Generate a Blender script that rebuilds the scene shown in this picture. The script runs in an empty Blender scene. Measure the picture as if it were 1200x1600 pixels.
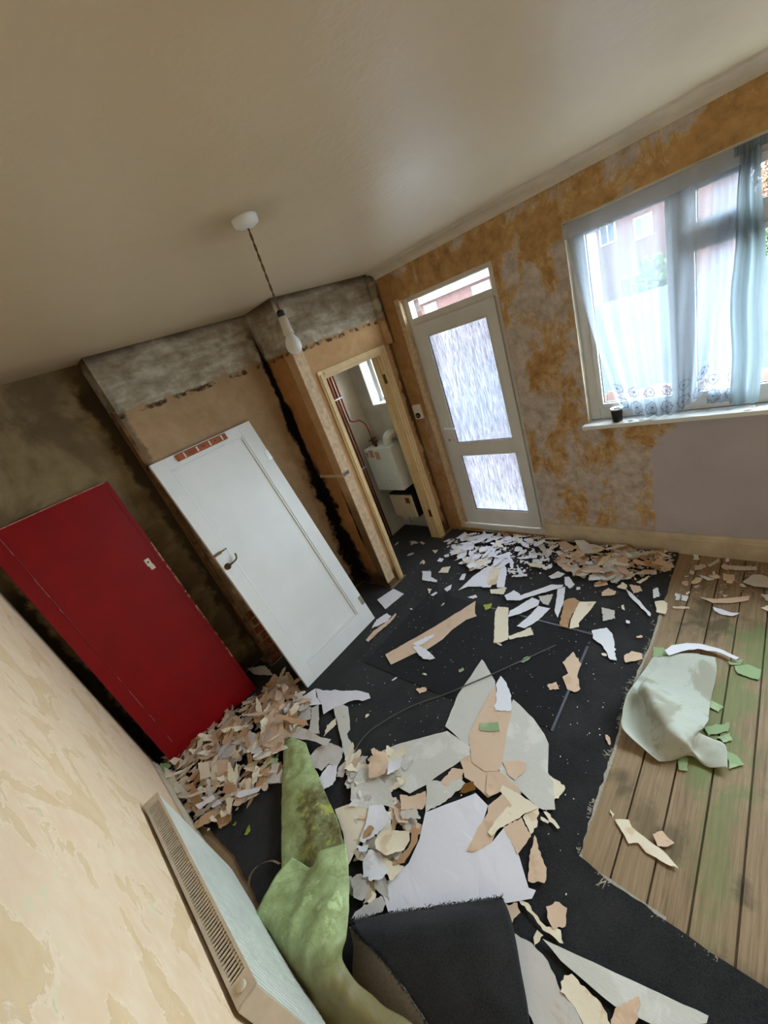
import bpy, bmesh, math, random
from mathutils import Matrix, Vector, noise as mnoise

# ---------------------------------------------------------------- camera
S = bpy.context.scene
COL = S.collection
camd = bpy.data.cameras.new('camera')
camd.sensor_fit = 'AUTO'
camd.sensor_width = 36.0
camd.lens = 613.67 / 1600.0 * 36.0
camd.clip_start = 0.02
camd.clip_end = 300.0
cam = bpy.data.objects.new('camera', camd)
COL.objects.link(cam)
_r = ((0.6301722, -0.7017155, -0.3323829), (-0.5125087, -0.0543377, -0.8569610), (0.5832819, 0.7103822, -0.3938774))
_m = Matrix(((_r[0][0], -_r[1][0], -_r[2][0], 0.0),
             (_r[0][1], -_r[1][1], -_r[2][1], 0.0),
             (_r[0][2], -_r[1][2], -_r[2][2], 1.99365),
             (0, 0, 0, 1)))
cam.matrix_world = _m
S.camera = cam

# ---------------------------------------------------------------- sky and exposure
SKY_STRENGTH = 12.0
w = bpy.data.worlds.new('overcast_sky')
S.world = w
w.use_nodes = True
bgn = w.node_tree.nodes['Background']
bgn.inputs[0].default_value = (0.80, 0.90, 1.0, 1)
bgn.inputs[1].default_value = SKY_STRENGTH
vs = S.view_settings
vs.view_transform = 'Standard'
vs.look = 'None'
vs.gamma = 1.0
vs.exposure = 1.38
vs.use_curve_mapping = False
S.cycles.max_bounces = 8
S.cycles.diffuse_bounces = 5
S.cycles.use_adaptive_sampling = True
S.cycles.adaptive_threshold = 0.02
S.cycles.glossy_bounces = 3
S.cycles.transmission_bounces = 6
S.cycles.transparent_max_bounces = 12
S.cycles.use_denoising = True
S.cycles.sample_clamp_indirect = 8.0


def portal(name, y0, y1, z0, z1, x):
    d = bpy.data.lights.new(name, 'AREA')
    d.shape = 'RECTANGLE'
    d.size = z1 - z0
    d.size_y = y1 - y0
    d.cycles.is_portal = True
    o = bpy.data.objects.new(name, d)
    COL.objects.link(o)
    o.location = (x, (y0 + y1) / 2, (z0 + z1) / 2)
    o.rotation_euler = (0, math.radians(90), 0)      # emits towards -x, into the room


portal('window_daylight', -1.80, 0.953, 0.99, 2.18, 2.99)
portal('door_daylight', 1.405, 2.22, 0.05, 2.16, 2.99)

# ---------------------------------------------------------------- dimensions (metres)
XL, XW = -0.294, 2.745        # radiator wall, window wall
YC, YB, YA, YBACK = 2.43, 2.80, 2.98, 3.05   # cupboard front, chimney breast, alcove, cupboard back
XCH, XC = 0.66, 1.745         # left edge of the breast, cupboard corner
H = 2.43
YR = -2.25                    # wall behind the camera
RND = random.Random(7)


def c(r, g, b):
    f = lambda v: (v / 255.0 / 12.92) if v / 255.0 <= 0.04045 else ((v / 255.0 + 0.055) / 1.055) ** 2.4
    return (f(r), f(g), f(b), 1.0)


# ---------------------------------------------------------------- node helper
class MB:
    def __init__(self, name, rough=0.8, spec=0.3):
        self.m = bpy.data.materials.new(name)
        self.m.use_nodes = True
        self.nt = self.m.node_tree
        self.p = self.nt.nodes['Principled BSDF']
        self.p.inputs['Roughness'].default_value = rough
        self.p.inputs['Specular IOR Level'].default_value = spec
        self.out = self.nt.nodes['Material Output']

    def n(self, t):
        return self.nt.nodes.new(t)

    def put(self, sock, v):
        if hasattr(v, 'is_output') or isinstance(v, bpy.types.NodeSocket):
            self.nt.links.new(v, sock)
        else:
            try:
                sock.default_value = v
            except Exception:
                sock.default_value = tuple(v)[:3]

    def obj(self):
        return self.n('ShaderNodeTexCoord').outputs['Object']

    def uv(self):
        return self.n('ShaderNodeTexCoord').outputs['UV']

    def rnd(self):
        return self.n('ShaderNodeObjectInfo').outputs['Random']

    def mapping(self, vec, scale=(1, 1, 1), loc=(0, 0, 0)):
        m = self.n('ShaderNodeMapping')
        self.put(m.inputs['Vector'], vec)
        m.inputs['Scale'].default_value = scale
        m.inputs['Location'].default_value = loc
        return m.outputs[0]

    def noise(self, vec, scale=5, detail=5, rough=0.55, dist=0.0):
        m = self.n('ShaderNodeTexNoise')
        self.put(m.inputs['Vector'], vec)
        m.inputs['Scale'].default_value = scale
        m.inputs['Detail'].default_value = detail
        m.inputs['Roughness'].default_value = rough
        m.inputs['Distortion'].default_value = dist
        return m.outputs[0]

    def voro(self, vec, scale=5, feature='F1', out='Distance'):
        m = self.n('ShaderNodeTexVoronoi')
        m.feature = feature
        self.put(m.inputs['Vector'], vec)
        m.inputs['Scale'].default_value = scale
        return m.outputs[out]

    def sep(self, vec):
        m = self.n('ShaderNodeSeparateXYZ')
        self.put(m.inputs[0], vec)
        return m.outputs[0], m.outputs[1], m.outputs[2]

    def comb(self, x, y, z):
        m = self.n('ShaderNodeCombineXYZ')
        for i, v in enumerate((x, y, z)):
            self.put(m.inputs[i], v)
        return m.outputs[0]

    def math(self, op, a, b=0.0, cc=None):
        m = self.n('ShaderNodeMath')
        m.operation = op
        self.put(m.inputs[0], a)
        self.put(m.inputs[1], b)
        if cc is not None:
            self.put(m.inputs[2], cc)
        return m.outputs[0]

    def add(self, a, b):
        return self.math('ADD', a, b)

    def mul(self, a, b):
        return self.math('MULTIPLY', a, b)

    def sub(self, a, b):
        return self.math('SUBTRACT', a, b)

    def step(self, v, lo, hi):                  # smooth 0..1 ramp, falling if lo > hi
        m = self.n('ShaderNodeMapRange')
        m.interpolation_type = 'SMOOTHSTEP'
        self.put(m.inputs[0], v)
        if lo < hi:
            m.inputs[1].default_value, m.inputs[2].default_value = lo, hi
            m.inputs[3].default_value, m.inputs[4].default_value = 0, 1
        else:
            m.inputs[1].default_value, m.inputs[2].default_value = hi, lo
            m.inputs[3].default_value, m.inputs[4].default_value = 1, 0
        return m.outputs[0]

    def band(self, v, a, b, e):
        return self.mul(self.step(v, a - e, a + e), self.step(v, b + e, b - e))

    def ramp(self, f, stops):
        m = self.n('ShaderNodeValToRGB')
        el = m.color_ramp.elements
        while len(el) < len(stops):
            el.new(0.5)
        for e, (p, col) in zip(el, stops):
            e.position = p
            e.color = col
        self.put(m.inputs[0], f)
        return m.outputs[0]

    def mix(self, f, a, b, blend='MIX'):
        m = self.n('ShaderNodeMix')
        m.data_type = 'RGBA'
        m.blend_type = blend
        self.put(m.inputs[0], f)
        self.put(m.inputs[6], a)
        self.put(m.inputs[7], b)
        return m.outputs[2]

    def bump(self, h, strength=0.3, dist=0.01):
        m = self.n('ShaderNodeBump')
        m.inputs['Strength'].default_value = strength
        m.inputs['Distance'].default_value = dist
        self.put(m.inputs['Height'], h)
        self.nt.links.new(m.outputs[0], self.p.inputs['Normal'])
        return m.outputs[0]

    def col(self, v):
        self.put(self.p.inputs['Base Color'], v)

    def rough(self, v):
        self.put(self.p.inputs['Roughness'], v)


MAT = {}


def plain(key, col, rough=0.6, spec=0.3, metal=0.0, var=0.06, scale=20, bump=0.0):
    b = MB(key, rough, spec)
    o = b.obj()
    n = b.noise(o, scale, 4)
    dark = tuple(v * (1 - 2.5 * var) for v in col[:3]) + (1,)
    lite = tuple(min(1, v * (1 + 1.2 * var)) for v in col[:3]) + (1,)
    b.col(b.ramp(n, [(0.3, dark), (0.7, lite)]))
    b.p.inputs['Metallic'].default_value = metal
    if bump:
        b.bump(b.noise(o, scale * 4, 4), bump, 0.002)
    MAT[key] = b.m
    return b


def make_materials():
    # ceiling: thick cream gloss paint over lumpy paper
    b = MB('ceiling_paint', 0.42, 0.5)
    o = b.obj()
    n = b.noise(o, 1.3, 3)
    base = b.ramp(n, [(0.3, c(212, 196, 166)), (0.7, c(220, 205, 177))])
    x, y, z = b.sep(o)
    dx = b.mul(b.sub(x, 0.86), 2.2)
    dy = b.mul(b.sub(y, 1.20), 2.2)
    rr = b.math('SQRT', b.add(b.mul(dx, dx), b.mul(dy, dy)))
    rose_patch = b.mul(b.step(b.add(rr, b.mul(b.noise(o, 4, 3), 0.35)), 0.62, 0.28), 0.28)  # darker soft-edged patch round the ceiling rose
    base = b.mix(rose_patch, base, c(120, 98, 72))
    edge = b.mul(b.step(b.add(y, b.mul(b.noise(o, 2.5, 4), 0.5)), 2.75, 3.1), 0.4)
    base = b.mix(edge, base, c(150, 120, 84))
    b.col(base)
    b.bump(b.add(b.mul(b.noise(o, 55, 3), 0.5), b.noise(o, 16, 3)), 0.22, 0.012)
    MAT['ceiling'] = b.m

    # window wall: ochre size and old paper with torn plaster patches
    b = MB('stripped_ochre_wall', 0.85, 0.2)
    o = b.obj()
    x, y, z = b.sep(o)
    n1 = b.noise(b.mapping(o, (1, 1.25, 0.85)), 4.2, 7, 0.68, 0.5)
    n2 = b.noise(o, 17, 6, 0.62)
    n3 = b.noise(o, 45, 4)
    ochre = b.ramp(b.add(b.mul(n2, 0.6), b.mul(n1, 0.4)), [(0.3, c(142, 108, 66)), (0.5, c(186, 147, 97)), (0.7, c(206, 172, 124))])
    plast = b.ramp(n2, [(0.3, c(166, 152, 142)), (0.65, c(208, 196, 188))])
    zone = b.mul(b.band(y, 0.45, 1.42, 0.1), b.step(z, 2.22, 2.02))
    top = b.mul(b.step(z, 2.26, 2.36), 0.10)
    low = b.mul(b.step(z, 2.05, 1.0), 0.03)
    f = b.add(b.add(n1, b.mul(zone, 0.12)), b.add(top, low))
    f = b.add(f, b.mul(b.sub(n3, 0.5), 0.16))
    torn = b.step(f, 0.60, 0.635)
    rim = b.mul(b.band(f, 0.575, 0.605, 0.012), 0.35)
    colr = b.mix(torn, ochre, plast)
    colr = b.mix(rim, colr, c(222, 200, 160))
    # the door corner: bare darker brown
    colr = b.mix(b.mul(b.step(y, 2.10, 2.26), 0.55), colr, c(150, 104, 66))
    spots = b.mul(b.step(b.noise(o, 22, 5, 0.7), 0.66, 0.72), b.step(y, 2.0, 2.3))
    colr = b.mix(spots, colr, c(32, 22, 16))
    # bare lilac skim under the window
    ye = b.add(y, b.add(b.mul(b.sub(n2, 0.5), 0.05), b.mul(b.step(z, 0.74, 0.93), 0.10)))
    lil = b.mul(b.step(ye, 0.618, 0.606), b.step(z, 0.955, 0.945))
    skim = b.ramp(b.noise(o, 2.2, 3), [(0.3, c(180, 174, 184)), (0.7, c(192, 186, 196))])
    skim = b.mix(b.step(b.add(b.mul(y, -1.0), b.mul(n1, 0.2)), 0.15, 0.3), skim, c(186, 180, 168))
    patch = b.mul(b.band(b.add(y, b.mul(n2, 0.02)), 0.475, 0.555, 0.008), b.band(b.add(z, b.mul(n2, 0.02)), 0.90, 0.96, 0.006))
    lil = b.mul(lil, b.sub(1.0, patch))
    colr = b.mix(lil, colr, skim)
    b.col(colr)
    b.bump(b.add(b.mul(torn, 0.5), b.mul(n2, 0.4)), 0.35, 0.006)
    MAT['wall_right'] = b.m

    # far walls: brown sized plaster, grey band at the top, black mould in the corners
    def end_wall(key, ca, cb, band_z, mould, dark=0.0):
        b = MB(key, 0.9, 0.15)
        o = b.obj()
        x, y, z = b.sep(o)
        n1 = b.noise(o, 2.6, 8, 0.6, 0.5)
        n2 = b.noise(o, 13, 6, 0.65)
        n3 = b.noise(b.mapping(o, (2, 2, 7)), 2.2, 6, 0.65, 0.5)
        colr = b.ramp(b.add(b.mul(n1, 0.55), b.mul(n2, 0.45)), [(0.3, ca), (0.7, cb)])
        if band_z:
            grey = b.ramp(b.add(b.mul(n3, 0.6), b.mul(n2, 0.4)), [(0.32, c(120, 106, 84)), (0.5, c(160, 149, 130)), (0.68, c(204, 197, 182))])
            f = b.step(b.add(z, b.mul(b.sub(n2, 0.5), 0.10)), band_z - 0.012, band_z + 0.012)
            colr = b.mix(f, colr, grey)
            scar = b.band(b.add(z, b.mul(b.sub(n2, 0.5), 0.08)), band_z - 0.03, band_z, 0.008)
            colr = b.mix(b.mul(scar, b.step(n2, 0.45, 0.62)), colr, c(70, 52, 34))
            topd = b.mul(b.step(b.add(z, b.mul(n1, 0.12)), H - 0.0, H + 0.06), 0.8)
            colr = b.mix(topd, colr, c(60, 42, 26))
        for ax, pos, wid, zlo, zhi, amt in mould:
            v = {'x': x, 'y': y}[ax]
            d = b.math('ABSOLUTE', b.sub(v, pos))
            d = b.add(d, b.add(b.mul(b.sub(n2, 0.5), wid * 1.6), b.mul(b.sub(n1, 0.5), wid * 2.2)))
            mz = b.mul(b.step(z, zlo - 0.1, zlo + 0.1), b.step(z, zhi + 0.15, zhi - 0.15))
            colr = b.mix(b.mul(b.mul(b.step(d, wid, wid * 0.45), mz), amt), colr, c(22, 17, 13))
        specks = b.step(b.noise(o, 30, 6, 0.75), 0.67, 0.72)
        colr = b.mix(b.mul(specks, 0.7), colr, c(46, 32, 20))
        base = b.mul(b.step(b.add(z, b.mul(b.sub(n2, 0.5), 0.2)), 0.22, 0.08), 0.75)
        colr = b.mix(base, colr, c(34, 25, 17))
        if dark:
            damp = b.mul(b.step(n1, 0.42, 0.62), dark)
            colr = b.mix(damp, colr, c(64, 46, 26))
        b.col(colr)
        b.bump(b.add(n2, b.mul(n3, 0.5)), 0.35, 0.008)
        MAT[key] = b.m

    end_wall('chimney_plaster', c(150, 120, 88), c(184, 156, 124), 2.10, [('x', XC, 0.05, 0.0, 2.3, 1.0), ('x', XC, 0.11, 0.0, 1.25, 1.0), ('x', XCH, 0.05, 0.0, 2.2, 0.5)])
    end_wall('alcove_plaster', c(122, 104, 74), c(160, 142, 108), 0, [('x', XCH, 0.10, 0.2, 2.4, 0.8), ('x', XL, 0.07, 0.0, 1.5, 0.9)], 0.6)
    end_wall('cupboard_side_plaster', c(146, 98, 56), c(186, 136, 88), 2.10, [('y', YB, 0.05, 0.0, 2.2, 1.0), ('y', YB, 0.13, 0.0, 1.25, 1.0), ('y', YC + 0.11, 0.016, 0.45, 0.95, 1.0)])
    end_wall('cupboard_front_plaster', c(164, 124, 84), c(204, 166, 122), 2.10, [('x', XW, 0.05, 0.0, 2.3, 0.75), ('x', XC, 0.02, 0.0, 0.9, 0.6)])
    plain('bare_post_paint', c(206, 180, 148), 0.85, 0.2, 0, 0.10, 30, 0.3)

    # radiator wall: cream lining paper with torn layers
    b = MB('torn_cream_wall', 0.8, 0.25)
    o = b.obj()
    st = b.mapping(o, (1, 1.5, 1.5))
    n1 = b.noise(st, 2.2, 8, 0.6, 1.2)
    n2 = b.noise(st, 9, 6, 0.6, 0.4)
    base = b.ramp(n2, [(0.3, c(232, 200, 164)), (0.7, c(239, 214, 183))])
    lay2 = b.ramp(n2, [(0.3, c(216, 180, 133)), (0.7, c(226, 198, 154))])
    f = b.add(n1, b.mul(b.sub(n2, 0.5), 0.25))
    t = b.mul(b.step(f, 0.54, 0.565), 0.7)
    colr = b.mix(t, base, lay2)
    edge = b.band(f, 0.535, 0.55, 0.006)
    colr = b.mix(b.mul(edge, 0.5), colr, c(246, 226, 196))
    pale = b.step(b.noise(st, 5, 7, 0.6, 0.5), 0.66, 0.68)
    colr = b.mix(b.mul(pale, 0.6), colr, c(226, 214, 180))
    speck = b.step(b.noise(o, 48, 4, 0.7), 0.70, 0.74)
    colr = b.mix(b.mul(speck, 0.6), colr, c(140, 96, 56))
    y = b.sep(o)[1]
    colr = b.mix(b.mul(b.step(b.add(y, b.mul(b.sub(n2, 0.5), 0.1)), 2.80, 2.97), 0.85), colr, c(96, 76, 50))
    b.col(colr)
    b.bump(b.add(b.mul(t, -0.6), b.mul(b.noise(o, 9, 4), 0.6)), 0.5, 0.006)
    MAT['wall_left'] = b.m

    b = plain('cupboard_paint', c(206, 202, 190), 0.8, 0.3, 0, 0.06, 5)
    plain('back_plaster', c(206, 176, 140), 0.85, 0.2, 0, 0.08, 3)

    # floor boards
    b = MB('floor_board_wood', 0.62, 0.35)
    o = b.obj()
    rnd = b.rnd()
    off = b.n('ShaderNodeVectorMath')
    off.operation = 'ADD'
    b.put(off.inputs[0], o)
    b.put(off.inputs[1], b.comb(b.mul(rnd, 13.0), b.mul(rnd, 5.0), 0.0))
    v = off.outputs[0]
    grain = b.noise(b.mapping(v, (1.2, 26, 6)), 3.2, 6, 0.6, 0.35)
    fine = b.noise(b.mapping(v, (3, 90, 20)), 4, 4)
    colr = b.ramp(b.add(b.mul(grain, 0.7), b.mul(fine, 0.3)), [(0.3, c(104, 82, 58)), (0.5, c(142, 118, 88)), (0.7, c(168, 144, 112))])
    colr = b.mix(b.mul(rnd, 0.35), colr, c(158, 134, 102))
    stain = b.step(b.noise(o, 2.6, 6, 0.6, 0.4), 0.56, 0.66)
    colr = b.mix(b.mul(stain, 0.5), colr, c(84, 72, 48))
    knots = b.step(b.voro(b.mapping(v, (1.7, 4.5, 1)), 1.6), 0.085, 0.05)
    colr = b.mix(b.mul(knots, 0.75), colr, c(52, 36, 26))
    x, y, z = b.sep(o)
    ng = b.noise(o, 5.5, 7, 0.65, 0.5)

    def blot(px, py, rx, ry, amt, col):
        ddx = b.mul(b.sub(x, px), 1.0 / rx)
        ddy = b.mul(b.sub(y, py), 1.0 / ry)
        r2 = b.math('SQRT', b.add(b.mul(ddx, ddx), b.mul(ddy, ddy)))
        return b.mul(b.step(b.add(r2, b.mul(b.sub(ng, 0.5), 4.0)), 1.25, 0.35), amt)
    green = c(112, 124, 72)
    for px, py, rx, ry, amt in ((1.52, 0.14, 0.34, 0.14, 0.75), (2.05, 0.02, 0.20, 0.12, 0.75), (0.98, 0.10, 0.30, 0.08, 0.6), (1.22, 0.17, 0.14, 0.07, 0.7)):
        colr = b.mix(blot(px, py, rx, ry, amt, green), colr, green)
    for px, py, rx, ry, amt in ((1.05, 0.42, 0.07, 0.05, 0.6), (0.92, 0.22, 0.10, 0.05, 0.5), (0.88, 0.02, 0.06, 0.03, 0.6), (2.2, 0.28, 0.25, 0.1, 0.7), (0.95, 0.30, 0.12, 0.05, 0.4), (2.45, -0.02, 0.15, 0.1, 0.6)):
        colr = b.mix(blot(px, py, rx, ry, amt, 0), colr, c(70, 62, 38))
    b.col(colr)
    b.bump(b.add(grain, fine), 0.25, 0.003)
    MAT['board'] = b.m

    def pile(key, a, d, rough=0.95, sc=220):
        b = MB(key, rough, 0.12)
        o = b.obj()
        n = b.noise(o, sc, 4, 0.7)
        big = b.noise(o, 4, 6, 0.6)
        colr = b.ramp(b.add(b.mul(n, 0.6), b.mul(big, 0.4)), [(0.35, a), (0.7, d)])
        dust = b.step(b.noise(o, 130, 5, 0.8), 0.70, 0.78)
        colr = b.mix(b.mul(dust, b.step(big, 0.4, 0.65)), colr, c(120, 116, 112))
        b.col(colr)
        b.bump(b.add(n, b.mul(big, 1.0)), 0.6, 0.006)
        b.p.inputs['Sheen Weight'].default_value = 0.15
        MAT[key] = b.m
    pile('black_carpet', c(20, 20, 22), c(60, 59, 60))
    pile('black_mat', c(13, 13, 15), c(28, 28, 31), 0.7, 120)
    pile('grey_carpet_backing', c(112, 104, 92), c(150, 140, 126), 0.95, 120)
    plain('mat_edge_tape', c(86, 90, 98), 0.4, 0.5, 0, 0.06, 30)
    pile('frayed_felt', c(150, 142, 128), c(196, 188, 172), 0.95, 90)

    # papers
    def paper(key, base, stain, amt, rough=0.75, emb=0.0, stripes=0.0, sc=9):
        b = MB(key, rough, 0.25)
        o = b.obj()
        rnd = b.rnd()
        off = b.n('ShaderNodeVectorMath')
        off.operation = 'ADD'
        b.put(off.inputs[0], o)
        b.put(off.inputs[1], b.comb(b.mul(rnd, 31.0), b.mul(rnd, 17.0), b.mul(rnd, 7.0)))
        v = off.outputs[0]
        n = b.noise(v, sc, 6, 0.6, 0.5)
        k = b.add(n, b.mul(b.sub(rnd, 0.5), 0.12))
        colr = b.mix(b.mul(b.step(k, 0.66 - amt * 0.25, 0.74 - amt * 0.25), min(1, amt + 0.25)), base, stain)
        fine = b.noise(v, 60, 4)
        colr = b.mix(b.mul(b.step(fine, 0.55, 0.75), 0.25), colr, stain)
        b.col(colr)
        hgt = b.mul(n, 0.5)
        if emb:
            w = b.noise(b.mapping(v, (6, 1.2, 1)), 30, 3)
            hgt = b.add(hgt, b.mul(w, emb))
        b.bump(hgt, 0.35, 0.004)
        MAT[key] = b.m
    paper('white_paper', c(232, 232, 238), c(212, 206, 206), 0.2)
    paper('smooth_white_paper', c(226, 224, 232), c(214, 212, 220), 0.15, 0.5, 0, 0, 3)
    paper('cream_paper', c(234, 222, 198), c(212, 182, 142), 0.35)
    paper('tan_paper', c(218, 190, 164), c(200, 166, 134), 0.35)
    paper('brown_paper', c(182, 144, 108), c(144, 106, 70), 0.5)
    paper('pale_lining_paper', c(206, 204, 196), c(224, 222, 216), 0.4, 0.8, 0.8, 0, 6)
    paper('grey_paper', c(204, 198, 192), c(184, 168, 148), 0.35)
    paper('green_paper', c(150, 172, 128), c(176, 194, 154), 0.4)
    paper('moss_scrap', c(150, 160, 62), c(110, 124, 44), 0.4)
    paper('dark_rust_spot', c(124, 82, 22), c(96, 60, 16), 0.4)
    paper('pale_vinyl', c(186, 190, 178), c(152, 148, 128), 0.5, 0.55, 0.4, 0, 5)

    def green_vinyl(key, stained):
        b = MB(key, 0.5, 0.45)
        u, v, _ = b.sep(b.uv())
        o = b.obj()
        n = b.noise(o, 7, 7, 0.65, 0.6)
        n2 = b.noise(o, 22, 6, 0.65)
        colr = b.ramp(n2, [(0.3, c(138, 150, 96)), (0.7, c(182, 200, 144))])
        if stained:
            brown = b.mul(b.band(v, 0.42, 0.97, 0.06), b.step(b.add(u, b.mul(b.sub(n, 0.5), 0.9)), 0.30, 0.48))
            colr = b.mix(b.mul(brown, b.ramp(n2, [(0.3, (1, 1, 1, 1)), (0.62, (0.45, 0.45, 0.45, 1))])), colr, c(86, 66, 20))
            yel = b.mul(b.band(v, 0.45, 0.85, 0.08), b.mul(b.step(n2, 0.54, 0.60), b.step(u, 0.25, 0.4)))
            colr = b.mix(b.mul(yel, 0.8), colr, c(172, 172, 66))
        else:
            lite = b.mul(b.band(v, 0.1, 0.5, 0.08), b.step(n, 0.55, 0.575))
            colr = b.mix(b.mul(lite, 0.75), colr, c(192, 214, 152))
            low = b.step(b.add(v, b.mul(b.sub(n, 0.5), 0.35)), 0.42, 0.72)
            colr = b.mix(b.mul(low, 0.9), colr, c(120, 104, 62))
        crack = b.step(b.voro(o, 9, 'DISTANCE_TO_EDGE'), 0.012, 0.004)
        colr = b.mix(b.mul(crack, 0.22), colr, c(60, 66, 34))
        b.col(colr)
        b.bump(b.add(n2, n), 0.3, 0.006)
        MAT[key] = b.m
    green_vinyl('green_vinyl', False)
    green_vinyl('green_vinyl_stained', True)

    # paints, metals, plastics
    b = MB('red_gloss_paint', 0.4, 0.3)
    o = b.obj()
    n = b.noise(o, 5, 5)
    colr = b.ramp(n, [(0.3, c(122, 0, 8)), (0.7, c(138, 0, 12))])
    scr = b.step(b.noise(b.mapping(o, (40, 40, 6)), 3, 6, 0.8), 0.72, 0.76)
    colr = b.mix(b.mul(scr, 0.25), colr, c(180, 110, 100))
    b.col(colr)
    b.bump(b.noise(o, 30, 3), 0.1, 0.003)
    MAT['red_gloss'] = b.m
    plain('chipped_red_edge', c(206, 140, 128), 0.6, 0.3, 0, 0.25, 60)
    plain('white_gloss', c(228, 230, 230), 0.38, 0.45, 0, 0.02, 4)
    plain('upvc', c(214, 212, 208), 0.35, 0.5, 0, 0.03, 6)
    plain('gasket', c(40, 44, 46), 0.6)
    plain('radiator_enamel', c(228, 230, 220), 0.35, 0.5, 0, 0.03, 10)
    plain('radiator_inside', c(84, 66, 48), 0.8)
    plain('warm_enamel', c(204, 188, 166), 0.45, 0.4, 0, 0.06, 15)
    plain('aged_brass', c(112, 84, 52), 0.4, 0.5, 0.8, 0.15, 60)
    plain('chrome', c(196, 194, 190), 0.25, 0.5, 0.9, 0.05, 20)
    plain('copper', c(158, 84, 58), 0.35, 0.5, 0.75, 0.15, 30)
    plain('orange_wood', c(162, 84, 44), 0.5, 0.4, 0, 0.15, 25)
    plain('cream_frame_paint', c(220, 192, 144), 0.55, 0.35, 0, 0.05, 10, 0.2)
    plain('old_skirting_paint', c(202, 188, 164), 0.6, 0.3, 0, 0.10, 8, 0.2)
    plain('coving_paint', c(214, 204, 188), 0.6, 0.3, 0, 0.05, 8)
    plain('ivory_plastic', c(222, 212, 194), 0.4, 0.4, 0, 0.03, 20)
    plain('black_plastic', c(18, 17, 17), 0.45, 0.4)
    plain('boiler_enamel', c(216, 218, 208), 0.4, 0.4, 0, 0.03, 8)
    plain('sticker', c(206, 150, 130), 0.6, 0.3, 0, 0.25, 90)
    plain('beige_panel', c(200, 182, 150), 0.5, 0.4, 0, 0.05, 12)
    plain('cord_flex', c(112, 88, 60), 0.6)
    plain('old_timber', c(116, 84, 52), 0.8, 0.2, 0, 0.30, 14, 0.4)
    plain('brick_clay', c(122, 66, 40), 0.9, 0.2, 0, 0.3, 30, 0.5)
    plain('cable_sheath', c(92, 90, 84), 0.5)
    plain('paint_flake', c(226, 220, 206), 0.6, 0.3, 0, 0.08, 60)

    # milky bulb
    b = MB('opal_bulb', 0.35, 0.5)
    b.col(c(232, 232, 230))
    b.p.inputs['Subsurface Weight'].default_value = 0.0
    b.p.inputs['Transmission Weight'].default_value = 0.25
    MAT['opal'] = b.m
    b = MB('clear_holder_plastic', 0.25, 0.5)
    b.col(c(214, 208, 196))
    b.p.inputs['Transmission Weight'].default_value = 0.35
    MAT['holder'] = b.m

    # clear glazing: straight-through with a faint reflection
    m = bpy.data.materials.new('clear_glazing')
    m.use_nodes = True
    nt = m.node_tree
    nt.nodes.clear()
    out = nt.nodes.new('ShaderNodeOutputMaterial')
    mx = nt.nodes.new('ShaderNodeMixShader')
    tr = nt.nodes.new('ShaderNodeBsdfTransparent')
    tr.inputs[0].default_value = (0.90, 0.94, 0.94, 1)
    gl = nt.nodes.new('ShaderNodeBsdfGlossy')
    gl.inputs['Roughness'].default_value = 0.05
    mx.inputs[0].default_value = 0.06
    nt.links.new(tr.outputs[0], mx.inputs[1])
    nt.links.new(gl.outputs[0], mx.inputs[2])
    nt.links.new(mx.outputs[0], out.inputs[0])
    MAT['glass'] = m

    # rain-pattern obscured glazing: scatters what stands behind it
    b = MB('rain_pattern_glazing')
    nt = b.nt
    o = b.obj()
    streak = b.noise(b.mapping(o, (1, 64, 7)), 2.0, 3, 0.55, 0.4)
    bmp = b.n('ShaderNodeBump')
    bmp.inputs['Strength'].default_value = 0.55
    bmp.inputs['Distance'].default_value = 0.02
    b.put(bmp.inputs['Height'], streak)
    rf = b.n('ShaderNodeBsdfRefraction')
    rf.inputs['Roughness'].default_value = 0.22
    rf.inputs['IOR'].default_value = 1.12
    b.put(rf.inputs['Color'], b.ramp(streak, [(0.3, (0.50, 0.52, 0.54, 1)), (0.7, (0.88, 0.90, 0.93, 1))]))
    nt.links.new(bmp.outputs[0], rf.inputs['Normal'])
    tl = b.n('ShaderNodeBsdfTranslucent')
    b.put(tl.inputs['Color'], b.ramp(streak, [(0.3, (0.10, 0.105, 0.115, 1)), (0.7, (0.18, 0.185, 0.20, 1))]))
    nt.links.new(bmp.outputs[0], tl.inputs['Normal'])
    mx = b.n('ShaderNodeMixShader')
    mx.inputs[0].default_value = 0.45
    nt.links.new(rf.outputs[0], mx.inputs[1])
    nt.links.new(tl.outputs[0], mx.inputs[2])
    nt.links.new(mx.outputs[0], b.out.inputs[0])
    MAT['obscure'] = b.m

    # net curtain with embroidered flowers along the hem (uv: u across, v = 0 at the hem, in 8 cm cells)
    def net(key, dens, flowers, tint):
        b = MB(key)
        nt = b.nt
        uv = b.uv()
        u, v, _ = b.sep(uv)
        cu = b.sub(b.math('FRACT', u), 0.5)
        row = b.math('FLOOR', v)
        cv = b.sub(b.math('FRACT', v), 0.5)
        r = b.math('SQRT', b.add(b.mul(cu, cu), b.mul(cv, cv)))
        th = b.math('ARCTAN2', cv, cu)
        rad = b.add(b.mul(b.math('COSINE', b.mul(th, 8.0)), 0.035), b.sub(0.36, b.mul(row, 0.08)))
        ring = b.step(b.math('ABSOLUTE', b.sub(r, rad)), 0.040, 0.018)
        ring2 = b.step(b.math('ABSOLUTE', b.sub(r, b.mul(rad, 0.5))), 0.030, 0.014)
        dot = b.step(r, 0.09, 0.06)
        fl = b.math('MAXIMUM', b.math('MAXIMUM', ring, b.mul(ring2, 0.6)), dot)
        fl = b.mul(fl, b.step(v, 2.02, 1.98))
        hem = b.mul(b.step(v, 2.3, 0.0), 0.22)
        mesh = b.mul(b.noise(b.mapping(uv, (9, 9, 1)), 6, 3), 0.14)
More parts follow.
